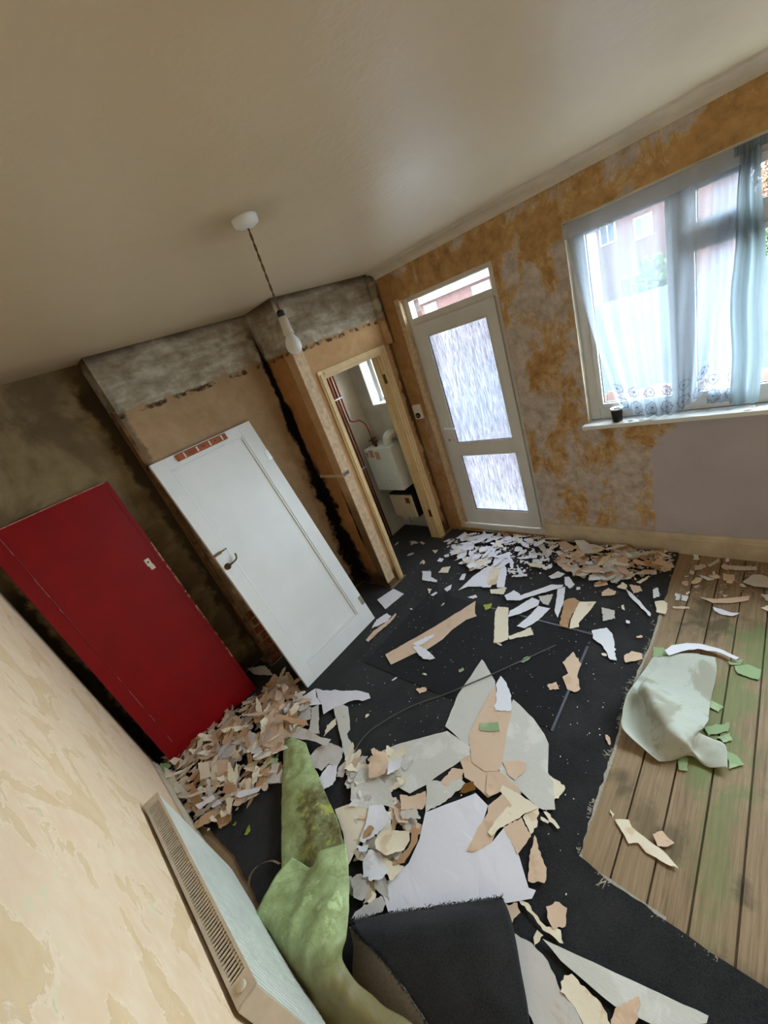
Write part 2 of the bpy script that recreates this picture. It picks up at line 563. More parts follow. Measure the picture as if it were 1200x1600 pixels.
        d = b.add(b.add(dens, mesh), hem) if flowers else b.add(dens, mesh)
        if flowers:
            d = b.add(d, b.mul(fl, 0.6))
        d = b.math('MINIMUM', d, 0.97)
        dif = b.n('ShaderNodeBsdfDiffuse')
        tl = b.n('ShaderNodeBsdfTranslucent')
        dcol = b.mix(b.mul(fl, 0.85 if flowers else 0.0), tint, c(70, 74, 76))
        b.put(dif.inputs[0], dcol)
        b.put(tl.inputs[0], dcol)
        mx1 = b.n('ShaderNodeMixShader')
        mx1.inputs[0].default_value = 0.45
        nt.links.new(dif.outputs[0], mx1.inputs[1])
        nt.links.new(tl.outputs[0], mx1.inputs[2])
        tr = b.n('ShaderNodeBsdfTransparent')
        mx = b.n('ShaderNodeMixShader')
        b.put(mx.inputs[0], d)
        nt.links.new(tr.outputs[0], mx.inputs[1])
        nt.links.new(mx1.outputs[0], mx.inputs[2])
        nt.links.new(mx.outputs[0], b.out.inputs[0])
        MAT[key] = b.m
    net('lace_net', 0.38, True, c(164, 175, 188))
    net('header_net', 0.55, False, c(186, 182, 178))
    net('blue_curtain_cloth', 0.93, False, c(126, 138, 142))

    # outdoors
    def brick(key, a, d, mort):
        b = MB(key, 0.9, 0.1)
        o = b.obj()
        x, y, z = b.sep(o)
        t = b.n('ShaderNodeTexBrick')
        b.put(t.inputs['Vector'], b.comb(y, z, 0.0))
        t.inputs['Color1'].default_value = a
        t.inputs['Color2'].default_value = d
        t.inputs['Mortar'].default_value = mort
        t.inputs['Scale'].default_value = 4.4
        b.col(t.outputs[0])
        MAT[key] = b.m
    brick('red_brick', c(84, 60, 56), c(72, 48, 45), c(88, 76, 72))
    plain('slate_roof', c(70, 74, 82), 0.7, 0.3, 0, 0.15, 1.5)
    plain('felt_roof', c(44, 49, 58), 0.9, 0.2, 0, 0.15, 0.8)
    plain('white_frame', c(128, 130, 132), 0.5)
    plain('house_pane', c(60, 66, 74), 0.2, 0.6)
    plain('leaf_green', c(74, 90, 58), 0.7, 0.2, 0, 0.3, 3)
    plain('leaf_orange', c(126, 84, 58), 0.7, 0.2, 0, 0.3, 3)
    plain('bark', c(70, 58, 48), 0.9)
    plain('yard_paving', c(150, 152, 160), 0.9, 0.2, 0, 0.12, 0.6)
    plain('fence_wood', c(92, 66, 58), 0.85, 0.2, 0, 0.2, 3)
    plain('render_white', c(150, 148, 148), 0.85)


make_materials()


# ---------------------------------------------------------------- mesh helpers
def new_obj(name, bm, mat, parent=None, smooth=False, loc=None, rot=None):
    me = bpy.data.meshes.new(name)
    bm.normal_update()
    bm.to_mesh(me)
    bm.free()
    if smooth:
        for p in me.polygons:
            p.use_smooth = True
    if mat is not None:
        me.materials.append(MAT[mat])
    o = bpy.data.objects.new(name, me)
    COL.objects.link(o)
    if parent is not None:
        o.parent = parent
    if loc is not None:
        o.location = loc
    if rot is not None:
        o.rotation_euler = rot
    return o


def empty(name, loc=(0, 0, 0), rot=(0, 0, 0)):
    o = bpy.data.objects.new(name, None)
    o.empty_display_size = 0.1
    COL.objects.link(o)
    o.location = loc
    o.rotation_euler = rot
    return o


def tag(o, label=None, cat=None, group=None, kind=None):
    if label:
        o['label'] = label
    if cat:
        o['category'] = cat
    if group:
        o['group'] = group
    if kind:
        o['kind'] = kind
    return o


def add_box(bm, x0, x1, y0, y1, z0, z1, bev=0.0):
    vs_ = [bm.verts.new((x, y, z)) for x in (x0, x1) for y in (y0, y1) for z in (z0, z1)]
    fs = []
    for q in ((0, 1, 3, 2), (4, 6, 7, 5), (0, 4, 5, 1), (2, 3, 7, 6), (0, 2, 6, 4), (1, 5, 7, 3)):
        fs.append(bm.faces.new([vs_[i] for i in q]))
    if bev > 0:
        es = list({e for f in fs for e in f.edges})
        bmesh.ops.bevel(bm, geom=es, offset=bev, segments=2, affect='EDGES', profile=0.5)
    return vs_


def box(name, x0, x1, y0, y1, z0, z1, mat, parent=None, bev=0.0):
    bm = bmesh.new()
    add_box(bm, x0, x1, y0, y1, z0, z1, bev)
    return new_obj(name, bm, mat, parent)


def boxes(name, lst, mat, parent=None, bev=0.0):
    bm = bmesh.new()
    for b in lst:
        add_box(bm, *b, bev=bev)
    return new_obj(name, bm, mat, parent)


def add_tube(bm, pts, r, seg=8, cap=True, radii=None):
    pts = [Vector(p) for p in pts]
    rings = []
    up = Vector((0, 0, 1))
    prev = None
    for i, p in enumerate(pts):
        t = (pts[min(i + 1, len(pts) - 1)] - pts[max(i - 1, 0)]).normalized()
        if prev is None:
            a = up if abs(t.z) < 0.9 else Vector((1, 0, 0))
            nx = t.cross(a).normalized()
        else:
            nx = (prev - t * prev.dot(t)).normalized()
        prev = nx
        ny = t.cross(nx)
        rr = radii[i] if radii else r
        rings.append([bm.verts.new(p + nx * (rr * math.cos(2 * math.pi * k / seg)) + ny * (rr * math.sin(2 * math.pi * k / seg))) for k in range(seg)])
    for a, b in zip(rings, rings[1:]):
        for k in range(seg):
            bm.faces.new((a[k], a[(k + 1) % seg], b[(k + 1) % seg], b[k]))
    if cap:
        bm.faces.new(rings[0][::-1])
        bm.faces.new(rings[-1])


def tube(name, pts, r, mat, parent=None, seg=8, radii=None):
    bm = bmesh.new()
    add_tube(bm, pts, r, seg, True, radii)
    return new_obj(name, bm, mat, parent, smooth=True)


def add_lathe(bm, prof, centre, seg=20, axis='z'):
    cx, cy, cz = centre
    rings = []
    for r, h in prof:
        ring = []
        for k in range(seg):
            a = 2 * math.pi * k / seg
            u, v = r * math.cos(a), r * math.sin(a)
            if axis == 'z':
                p = (cx + u, cy + v, cz + h)
            elif axis == 'x':
                p = (cx + h, cy + u, cz + v)
            else:
                p = (cx + u, cy + h, cz + v)
            ring.append(bm.verts.new(p))
        rings.append(ring)
    for a, b in zip(rings, rings[1:]):
        for k in range(seg):
            bm.faces.new((a[k], a[(k + 1) % seg], b[(k + 1) % seg], b[k]))
    bm.faces.new(rings[0][::-1])
    bm.faces.new(rings[-1])
    bmesh.ops.recalc_face_normals(bm, faces=bm.faces[:])


def lathe(name, prof, centre, mat, parent=None, seg=20, axis='z'):
    bm = bmesh.new()
    add_lathe(bm, prof, centre, seg, axis)
    return new_obj(name, bm, mat, parent, smooth=True)


def smooth_path(pts, n=6):
    pts = [Vector(p) for p in pts]
    out = []
    for i in range(len(pts) - 1):
        p0, p1, p2, p3 = pts[max(i - 1, 0)], pts[i], pts[i + 1], pts[min(i + 2, len(pts) - 1)]
        for k in range(n):
            t = k / n
            out.append(0.5 * ((2 * p1) + (p2 - p0) * t + (2 * p0 - 5 * p1 + 4 * p2 - p3) * t * t + (3 * p1 - p0 - 3 * p2 + p3) * t ** 3))
    out.append(pts[-1])
    return out


def struct(o, label=None):
    o['kind'] = 'structure'
    if label:
        o['label'] = label
    return o


# ---------------------------------------------------------------- the room shell
fl = struct(boxes('floor', [(XL - 0.2, XW + 0.25, YR - 0.2, 3.3, -0.14, -0.022), (XL, XW, 0.713, YBACK, -0.022, 0.0), (XL, XW, YR, -0.665, -0.022, 0.0)], 'board'), 'bare wooden floor under the carpet')
PITCH = 0.1148
pw = None
k = 0
y = 0.7125
while y > -0.62:
    y0 = y - PITCH
    bm = bmesh.new()
    j = RND.uniform(-0.0015, 0.0015)
    cut = RND.uniform(0.2, 2.2)
    add_box(bm, XL, XW, y0 + 0.003, y - 0.003, -0.022, 0.0 + j, 0.0015)
    new_obj('plank', bm, 'board', fl)
    y = y0

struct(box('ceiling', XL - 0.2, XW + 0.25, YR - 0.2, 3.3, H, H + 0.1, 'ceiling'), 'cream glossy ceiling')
struct(box('wall_left', XL - 0.15, XL, YR - 0.15, YA + 0.15, 0.0, H, 'wall_left'), 'cream wall with torn lining paper behind the radiator')
struct(box('wall_behind', XL, XW, YR - 0.15, YR, 0.0, H, 'back_plaster'), 'plain plaster wall behind the viewer')
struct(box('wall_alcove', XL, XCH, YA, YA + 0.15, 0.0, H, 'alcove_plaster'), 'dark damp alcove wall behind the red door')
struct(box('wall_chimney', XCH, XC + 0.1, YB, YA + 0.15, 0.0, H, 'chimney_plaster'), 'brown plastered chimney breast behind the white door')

# cupboard with a doorway
DL, DR, DT = 1.905, 2.595, 1.865
struct(boxes('wall_cupboard', [(XC, DL, YC, YC + 0.1, 0, H), (DR, XW, YC, YC + 0.1, 0, H), (DL, DR, YC, YC + 0.1, DT, H)], 'cupboard_front_plaster'), 'brown plastered cupboard front around the doorway')
struct(box('wall_cupboard_side', XC, XC + 0.09, YC + 0.1, YB, 0.0, H, 'cupboard_side_plaster'), 'orange brown cupboard side with black mould')
# lighter bare strip on the cupboard corner
struct(box('trim_1', XC - 0.006, XC + 0.085, YC - 0.006, YC + 0.004, 0.06, 2.10, 'bare_post_paint'), 'pale bare strip beside the cupboard doorway')
struct(box('wall_cupboard_back', XC + 0.09, XW, YBACK, YBACK + 0.12, 0.0, H, 'cupboard_paint'), 'off-white back wall inside the cupboard')
struct(box('wall_cupboard_inner', XC + 0.09, XC + 0.1, YC + 0.1, YBACK, 0.0, H, 'cupboard_paint'), 'off-white inner side of the cupboard')
struct(box('trim_6', XC - 0.005, XC, YC + 0.008, YB - 0.06, 1.115, 1.140, 'bare_post_paint', bev=0.002), 'pale horizontal strip on the mouldy cupboard side')
tie = struct(box('trim_7', XC - 0.009, XC + 0.06, YC - 0.009, YC - 0.0065, 1.12, 1.155, 'chrome', bev=0.001), 'small drilled metal plate on the cupboard corner strip')
for i in range(3):
    lathe('hole', [(0.006, 0), (0.006, -0.0015)], (XC + 0.006 + i * 0.02, YC - 0.009, 1.138), 'black_plastic', tie, 8, 'y')
# rounded pipe boxing in the corner above the cupboard doorway
bm = bmesh.new()
add_lathe(bm, [(0.045, 0), (0.045, 0.54)], (XW - 0.03, YC - 0.005, 1.888), 14)
struct(new_obj('trim_2', bm, 'cupboard_front_plaster', smooth=True), 'rounded plaster boxing in the corner above the cupboard')

# window wall with the openings
WY0, WY1, WZ0, WZ1 = -1.80, 0.953, 0.985, 2.18  # window opening widened out of view, added to bring in more daylight
EY0, EY1, EZ1 = 1.405, 2.22, 2.16
XO = XW + 0.25
CWY0, CWY1, CWZ0, CWZ1 = 2.60, 2.885, 1.40, 2.15
R = [(YR, WY0, 0, H), (WY0, WY1, 0, WZ0), (WY0, WY1, WZ1, H), (WY1, EY0, 0, H), (EY0, EY1, EZ1, H), (EY0, EY1, 0, 0.03), (EY1, CWY0, 0, H),
     (CWY0, CWY1, 0, CWZ0), (CWY0, CWY1, CWZ1, H), (CWY1, YBACK + 0.12, 0, H)]
struct(boxes('wall_right', [(XW, 2.872, a, b_, z0, z1) for a, b_, z0, z1 in R], 'wall_right'), 'ochre window wall with torn plaster patches')
struct(boxes('wall_outer', [(2.872, XO, a, b_, z0, z1) for a, b_, z0, z1 in R], 'red_brick'), 'outer brick face of the window wall')

# coving and skirting on the window wall
bm = bmesh.new()
prof = [(0.0, -0.062), (0.012, -0.062), (0.016, -0.05), (0.028, -0.035), (0.05, -0.02), (0.072, -0.012), (0.078, 0.0), (0.0, 0.0)]
ra = [bm.verts.new((XW - a, YR, H + b_)) for a, b_ in prof]
rb = [bm.verts.new((XW - a, YC - 0.03, H + b_)) for a, b_ in prof]
for i in range(len(prof)):
    j = (i + 1) % len(prof)
    bm.faces.new((ra[i], rb[i], rb[j], ra[j]))
bm.faces.new(ra[::-1])
bm.faces.new(rb)
bmesh.ops.recalc_face_normals(bm, faces=bm.faces[:])
struct(new_obj('trim_3', bm, 'coving_paint'), 'pale moulded coving above the window wall')


def skirting(name, pts2, h, t, label):
    # profile extruded along y on the window wall
    bm = bmesh.new()
    prof = [(0, 0), (t, 0), (t, h - 0.035), (t * 0.75, h - 0.028), (t * 0.75, h - 0.016), (t * 0.4, h), (0, h)]
    y0, y1, xw, sgn = pts2
    ra = [bm.verts.new((xw - sgn * a, y0, b_)) for a, b_ in prof]
    rb = [bm.verts.new((xw - sgn * a, y1, b_)) for a, b_ in prof]
    for i in range(len(prof)):
        j = (i + 1) % len(prof)
        bm.faces.new((ra[i], rb[i], rb[j], ra[j]))
    bm.faces.new(ra[::-1])
    bm.faces.new(rb)
    bmesh.ops.recalc_face_normals(bm, faces=bm.faces[:])
    return struct(new_obj(name, bm, 'old_skirting_paint'), label)


skirting('baseboard_right', (YR, EY0 - 0.005, XW, 1), 0.155, 0.022, 'cream skirting board under the window')
skirting('baseboard_left', (YR, 2.75, XL, -1), 0.12, 0.018, 'cream skirting board behind the radiator')

# door lining and architrave of the cupboard doorway
bm = bmesh.new()
FT = YC - 0.016
add_box(bm, DL, DL + 0.03, YC - 0.004, YC + 0.1, 0, DT - 0.03, 0.002)
add_box(bm, DR - 0.03, DR, YC - 0.004, YC + 0.1, 0, DT - 0.03, 0.002)
add_box(bm, DL, DR, YC - 0.004, YC + 0.1, DT - 0.03, DT, 0.002)
for a, b_ in ((DL - 0.035, DL + 0.012), (DR - 0.012, DR + 0.045)):
    add_box(bm, a, b_, FT, YC, 0, DT + 0.035, 0.003)
    add_box(bm, (a + b_) / 2 - 0.012, (a + b_) / 2 + 0.012, FT - 0.008, FT, 0, DT + 0.01, 0.003)
add_box(bm, DL + 0.0125, DR - 0.0125, FT, YC, DT - 0.012, DT + 0.035, 0.003)
add_box(bm, DL + 0.02, DR - 0.02, FT - 0.008, FT, DT, DT + 0.02, 0.003)
# inner stop
add_box(bm, DR - 0.042, DR - 0.03, YC + 0.045, YC + 0.1, 0, DT - 0.03, 0.001)
add_box(bm, DL + 0.03, DL + 0.042, YC + 0.045, YC + 0.1, 0, DT - 0.03, 0.001)
dl = struct(new_obj('door_2', bm, 'cream_frame_paint'), 'open cupboard doorway with peeling cream wooden frame')
box('hinge', DR - 0.034, DR - 0.029, YC + 0.01, YC + 0.04, 1.60, 1.68, 'aged_brass', dl)
box('hinge', DR - 0.034, DR - 0.029, YC + 0.01, YC + 0.04, 0.25, 0.33, 'aged_brass', dl)

# ---------------------------------------------------------------- glazed back door
d1 = struct(empty('door_1', (2.79, 1.8, 0.03)), 'white plastic back door with obscured glass')


def P(o, root):                      # keep world placement under a translated root
    o.parent = root
    o.matrix_parent_inverse = Matrix.Translation(-root.location)
    return o


FX0, FX1 = 2.79, 2.86
LY0, LY1, LZ0, LZ1 = 1.448, 2.182, 0.085, 1.950
P(boxes('frame', [(FX0, FX1, EY0, LY0 + 0.012, 0.03, EZ1), (FX0, FX1, LY1 - 0.012, EY1, 0.03, EZ1), (FX0, FX1, LY0 + 0.012, LY1 - 0.012, 2.128, EZ1),
                  (FX0, FX1, LY0 + 0.012, LY1 - 0.012, LZ1 - 0.012, 2.003)], 'upvc', bev=0.003), d1)
P(boxes('threshold', [(FX0 - 0.045, FX1 + 0.02, EY0, EY1, 0.03, 0.08)], 'upvc', bev=0.004), d1)
P(box('transom_pane', 2.822, 2.828, LY0 + 0.0125, LY1 - 0.0125, 2.004, 2.127, 'glass'), d1)
GU = (1.522, 2.066, 0.915, 1.852)
GL = (1.522, 2.066, 0.232, 0.812)
bm = bmesh.new()
lx0, lx1 = FX0 - 0.024, FX0 - 0.001
for r in ((LY0, GU[0], LZ0, LZ1), (GU[1], LY1, LZ0, LZ1), (GU[0], GU[1], GU[3], LZ1), (GU[0], GU[1], GL[3], GU[2]), (GU[0], GU[1], LZ0, GL[2])):
    add_box(bm, lx0, lx1, r[0], r[1], r[2], r[3])
leaf = P(new_obj('leaf', bm, 'upvc'), d1)
for g in (GU, GL):
    pane = box('pane', lx0 + 0.012, lx0 + 0.017, g[0] + 0.001, g[1] - 0.001, g[2] + 0.001, g[3] - 0.001, 'obscure')
    P(pane, d1)
    t = 0.012
    P(boxes('bead', [(lx0 - 0.006, lx0 + 0.0115, g[0], g[0] + t, g[2], g[3]), (lx0 - 0.006, lx0 + 0.0115, g[1] - t, g[1], g[2], g[3]),
                     (lx0 - 0.006, lx0 + 0.0115, g[0] + t, g[1] - t, g[2], g[2] + t), (lx0 - 0.006, lx0 + 0.0115, g[0] + t, g[1] - t, g[3] - t, g[3])], 'upvc', bev=0.002), d1)
    P(boxes('gasket', [(lx0 + 0.0, lx0 + 0.0118, g[1] - t - 0.004, g[1] - t, g[2] + t, g[3] - t), (lx0 + 0.0, lx0 + 0.0118, g[0] + t, g[1] - t, g[2] + t, g[2] + t + 0.004)], 'gasket'), d1)
hp = P(box('handle_plate', lx0 - 0.010, lx0, 2.106, 2.138, 0.93, 1.13, 'upvc', bev=0.004), d1)
P(tube('lever', smooth_path([(lx0 - 0.008, 2.122, 1.08), (lx0 - 0.04, 2.122, 1.08), (lx0 - 0.048, 2.105, 1.08), (lx0 - 0.048, 2.01, 1.075)], 4), 0.009, 'upvc', seg=8), d1)
P(lathe('lock_cylinder', [(0.009, 0), (0.009, -0.006)], (lx0 - 0.010, 2.122, 0.965), 'chrome', seg=12, axis='x'), d1)
# dirty plaster jamb by the hinge side
struct(box('trim_4', XW - 0.008, FX0 + 0.001, EY1 - 0.004, EY1 + 0.045, 0.03, EZ1 + 0.02, 'bare_post_paint', bev=0.004), 'pinkish bare door jamb beside the back door')

# ---------------------------------------------------------------- window
wn = struct(empty('window_1', (2.80, 0.1, 0.985)), 'white plastic window with four lights over a painted sill, widened out of view for more daylight')
VX0, VX1 = 2.80, 2.87
fz0, fz1 = 1.075, 2.115
MU = [(0.405, 0.462), (-0.262, -0.205), (-0.93, -0.873)]
P(boxes('frame', [(VX0, VX1, WY1 - 0.062, WY1, WZ0 + 0.01, WZ1), (VX0, VX1, WY0, WY0 + 0.062, WZ0 + 0.01, WZ1),
                  (VX0, VX1, WY0 + 0.062, WY1 - 0.062, WZ0 + 0.01, fz0), (VX0, VX1, WY0 + 0.062, WY1 - 0.062, fz1, WZ1)]
                 + [(VX0, VX1, a, b_, fz0, fz1) for a, b_ in MU], 'upvc', bev=0.004), wn)
TZ0, TZ1 = 1.848, 1.905
P(box('transom', VX0 - 0.006, VX1, MU[1][1], MU[0][0], TZ0, TZ1, 'upvc', bev=0.004), wn)


def sash(y0, y1, z0, z1, t):
    P(boxes('sash', [(VX0 - 0.018, VX0 + 0.03, y0, y0 + t, z0, z1), (VX0 - 0.018, VX0 + 0.03, y1 - t, y1, z0, z1), (VX0 - 0.018, VX0 + 0.03, y0 + t, y1 - t, z0, z0 + t), (VX0 - 0.018, VX0 + 0.03, y0 + t, y1 - t, z1 - t, z1)], 'upvc', bev=0.004), wn)
    P(boxes('gasket', [(VX0 - 0.0, VX0 + 0.012, y1 - t - 0.004, y1 - t, z0 + t, z1 - t), (VX0, VX0 + 0.012, y0 + t, y1 - t, z0 + t, z0 + t + 0.004)], 'gasket'), wn)
    P(box('pane', VX0 + 0.012, VX0 + 0.018, y0 + t * 0.8, y1 - t * 0.8, z0 + t * 0.8, z1 - t * 0.8, 'glass'), wn)


sash(0.462, WY1 - 0.062, fz0, fz1, 0.030)
sash(MU[1][1], MU[0][0], TZ1, fz1, 0.040)
sash(MU[1][1], MU[0][0], fz0, TZ0, 0.030)
sash(MU[2][1], MU[1][0], fz0, fz1, 0.030)
sash(WY0 + 0.062, MU[2][0], fz0, fz1, 0.030)
P(box('sill', XW - 0.055, VX0, WY0 - 0.03, WY1 + 0.03, 0.966, 0.995, 'white_gloss', bev=0.006), wn)
P(boxes('reveal_lining', [(XW - 0.004, VX0, WY1 - 0.004, WY1 + 0.003, 0.995, WZ1), (XW - 0.004, VX0, WY0, WY1, WZ1 - 0.006, WZ1 + 0.002)], 'old_skirting_paint', bev=0.001), wn)
P(boxes('outer_sill', [(VX1, XO + 0.06, WY0, WY1, 0.985, 1.02)], 'upvc', bev=0.004), wn)

# small window inside the cupboard
wc = struct(empty('window_2', (2.86, 2.74, CWZ0)), 'narrow white window inside the cupboard')
P(boxes('frame', [(2.86, 2.92, CWY0, CWY0 + 0.04, CWZ0, CWZ1), (2.86, 2.92, CWY1 - 0.04, CWY1, CWZ0, CWZ1), (2.86, 2.92, CWY0 + 0.04, CWY1 - 0.04, CWZ0, CWZ0 + 0.04), (2.86, 2.92, CWY0 + 0.04, CWY1 - 0.04, CWZ1 - 0.04, CWZ1)], 'upvc', bev=0.003), wc)
P(box('pane', 2.885, 2.89, CWY0 + 0.038, CWY1 - 0.038, CWZ0 + 0.038, CWZ1 - 0.038, 'glass'), wc)
P(boxes('reveal_lining', [(XW - 0.002, 2.86, CWY1 - 0.003, CWY1 + 0.002, CWZ0, CWZ1), (XW - 0.01, 2.86, CWY0, CWY1, CWZ0 - 0.004, CWZ0 + 0.006)], 'white_gloss'), wc)
# off-white lining of the outer wall inside the cupboard
struct(boxes('wall_cupboard_lining', [(XW - 0.012, XW - 0.001, YC + 0.1, CWY0, 0, H), (XW - 0.012, XW - 0.001, CWY1, YBACK, 0, H), (XW - 0.012, XW - 0.001, CWY0, CWY1, 0, CWZ0), (XW - 0.012, XW - 0.001, CWY0, CWY1, CWZ1, H)], 'cupboard_paint'), 'off-white outer wall inside the cupboard')

# exposed timber and bricks on the alcove side of the chimney breast
struct(box('trim_5', XCH - 0.022, XCH, YB - 0.004, YB + 0.05, 0.0, 2.12, 'old_timber', bev=0.003), 'dark old timber batten on the chimney breast edge')
wch = bpy.data.objects['wall_chimney']
for r in range(7):
    for q in range(2):
        L = 0.105 if (r + q) % 2 else 0.07
        ox = XCH + 0.008 + q * 0.115 + (0.02 if r % 2 else 0)
        b_ = box('brick', ox, ox + L, YB - 0.006 - RND.random() * 0.004, YB + 0.02, 0.02 + r * 0.072, 0.02 + r * 0.072 + 0.06, 'brick_clay', wch, bev=0.004)
for r in range(9):
    oy = YB + 0.055 + (0.02 if r % 2 else 0)
    b_ = box('brick', XCH - 0.010 - RND.random() * 0.006, XCH + 0.02, oy, oy + 0.085, 0.02 + r * 0.072, 0.02 + r * 0.072 + 0.06, 'brick_clay', wch, bev=0.004)


# ---------------------------------------------------------------- exterior (seen through the glass)
yard = tag(box('yard', 3.0, 60, -30, 40, -3.0, -2.8, 'yard_paving'), 'grey paved yard far below the window', 'yard')
yard['kind'] = 'structure'


def house(name, label, x, y0, y1, zb, ze, ridge, wins, mat='red_brick'):
    h = empty(name, (x, (y0 + y1) / 2, zb))
    h['label'] = label
    h['category'] = 'house'
    P(box('wall', x, x + 7, y0, y1, zb, ze, mat), h)
    bm = bmesh.new()
    v = [bm.verts.new(p) for p in ((x - 0.35, y0 - 0.2, ze), (x - 0.35, y1 + 0.2, ze), (x + 3.5, y1 + 0.2, ridge), (x + 3.5, y0 - 0.2, ridge), (x + 7.3, y0 - 0.2, ze), (x + 7.3, y1 + 0.2, ze))]
    for q in ((0, 3, 2, 1), (3, 4, 5, 2), (0, 4, 3), (1, 2, 5), (0, 1, 5, 4)):
        bm.faces.new([v[i] for i in q])
    P(new_obj('roof', bm, 'slate_roof'), h)
    P(box('gutter', x - 0.42, x - 0.3, y0, y1, ze - 0.12, ze, 'white_frame'), h)
    for (wy, wz, ww, wh) in wins:
        f = P(boxes('window', [(x - 0.06, x + 0.02, wy - ww / 2, wy - ww / 2 + 0.1, wz, wz + wh), (x - 0.06, x + 0.02, wy + ww / 2 - 0.1, wy + ww / 2, wz, wz + wh),
                               (x - 0.06, x + 0.02, wy - ww / 2 + 0.1, wy + ww / 2 - 0.1, wz, wz + 0.1), (x - 0.06, x + 0.02, wy - ww / 2 + 0.1, wy + ww / 2 - 0.1, wz + wh - 0.1, wz + wh),
                               (x - 0.05, x + 0.02, wy - 0.04, wy + 0.04, wz + 0.1, wz + wh - 0.1)], 'white_frame'), h)
        g = box('glazing', x - 0.02, x - 0.005, wy - ww / 2 + 0.05, wy + ww / 2 - 0.05, wz + 0.05, wz + wh - 0.05, 'house_pane')
        g.parent = f
    return h


house('terraced_house', 'long red brick terrace seen through the door fanlight', 26, 11.2, 28, -2.8, 2.9, 4.2, [(14.3, 1.1, 1.3, 1.5), (18.4, 1.1, 1.1, 1.5), (23.3, 1.1, 1.3, 1.5), (18.4, -1.8, 1.3, 1.6)])
house('brick_house', 'red brick house with white windows behind the lace curtain', 34, 2.6, 14.0, -2.8, 4.9, 6.6, [(9.1, 2.0, 1.0, 1.25), (7.1, 1.6, 1.0, 1.25), (5.0, 1.7, 1.0, 1.25), (11.5, 1.8, 1.0, 1.25), (8.0, -1.6, 1.4, 1.3)])
house('rendered_house', 'pale rendered house with small windows beside the brick terrace', 25, 9.2, 10.7, -2.8, 2.95, 4.2, [(9.9, 1.3, 0.7, 1.0)], 'render_white')
# lean-to roof below the window and fence
ex = empty('outbuilding', (9.5, 3.0, -2.8))
tag(ex, 'low grey felt-roofed outbuilding below the window', 'outbuilding')
P(box('wall', 8.0, 13.0, -6.0, 6.5, -2.8, -0.6, 'red_brick'), ex)
bm = bmesh.new()
v = [bm.verts.new(p) for p in ((7.6, -6.2, -0.75), (7.6, 6.7, -0.75), (13.3, 6.7, 0.62), (13.3, -6.2, 0.62), (7.6, -6.2, -0.85), (7.6, 6.7, -0.85), (13.3, 6.7, 0.5), (13.3, -6.2, 0.5))]
for q in ((0, 1, 2, 3), (7, 6, 5, 4), (0, 4, 5, 1), (1, 5, 6, 2), (2, 6, 7, 3), (3, 7, 4, 0)):
    bm.faces.new([v[i] for i in q])
bmesh.ops.recalc_face_normals(bm, faces=bm.faces[:])
P(new_obj('roof', bm, 'felt_roof'), ex)
gw = tag(box('garden_wall', 13.6, 13.85, 7.0, 14.0, -2.8, -1.35, 'red_brick'), 'low red brick wall beyond the back door glass', 'wall')
fe = tag(empty('garden_fence', (6.0, 0.6, -2.8)), 'dark red boarded fence low down beyond the blue curtain', 'fence')
for i in range(26):
    yy = -1.6 + i * 0.17
    P(box('board', 6.0, 6.03, yy, yy + 0.155, -2.8, 0.22 + 0.02 * math.sin(i * 2.1), 'fence_wood'), fe)
P(boxes('rail', [(6.031, 6.08, -1.6, 2.8, -0.1, 0.0)], 'fence_wood'), fe)


def tree(name, label, x, y, zb, ht, rad, leafmat, n, seed):
    t = tag(empty(name, (x, y, zb)), label, 'tree')
    rr = random.Random(seed)
    bm = bmesh.new()
    add_tube(bm, [(x, y, zb), (x + 0.1, y + 0.05, zb + ht * 0.4), (x, y + 0.1, zb + ht * 0.75)], 0.12, 7, True, [0.14, 0.1, 0.04])
    for i in range(6):
        a = rr.random() * 6.3
        add_tube(bm, [(x + 0.05, y, zb + ht * (0.35 + 0.05 * i)), (x + math.cos(a) * rad * 0.7, y + math.sin(a) * rad * 0.7, zb + ht * (0.55 + 0.06 * i))], 0.05, 5, True, [0.05, 0.015])
    P(new_obj('trunk', bm, 'bark'), t)
    bm = bmesh.new()
    for i in range(n):
        while True:
            p = Vector((rr.uniform(-1, 1), rr.uniform(-1, 1), rr.uniform(-1, 1)))
            if 0.25 < p.length < 1:
                break
        p = Vector((x + p.x * rad, y + p.y * rad, zb + ht * 0.68 + p.z * ht * 0.36))
        a, b_ = Vector((rr.uniform(-1, 1), rr.uniform(-1, 1), rr.uniform(-1, 1))).normalized() * 0.07, Vector((rr.uniform(-1, 1), rr.uniform(-1, 1), rr.uniform(-1, 1))).normalized() * 0.04
        bm.faces.new([bm.verts.new(p + d) for d in (-a, b_, a, -b_)])
    lf = P(new_obj('foliage', bm, leafmat), t)
    lf['kind'] = 'stuff'


tree('autumn_tree', 'orange-leaved autumn tree beyond the blue curtain', 16.0, 0.45, -2.8, 6.6, 0.8, 'leaf_orange', 5000, 3)
tree('bushy_tree', 'green bushy tree beyond the low outbuilding roof', 14.35, 0.45, -2.8, 3.9, 0.78, 'leaf_green', 4500, 4)
tree('bushy_tree', 'green bush behind the lace curtain beside the brick house', 14.8, 2.9, -2.8, 4.0, 0.75, 'leaf_green', 4000, 5)

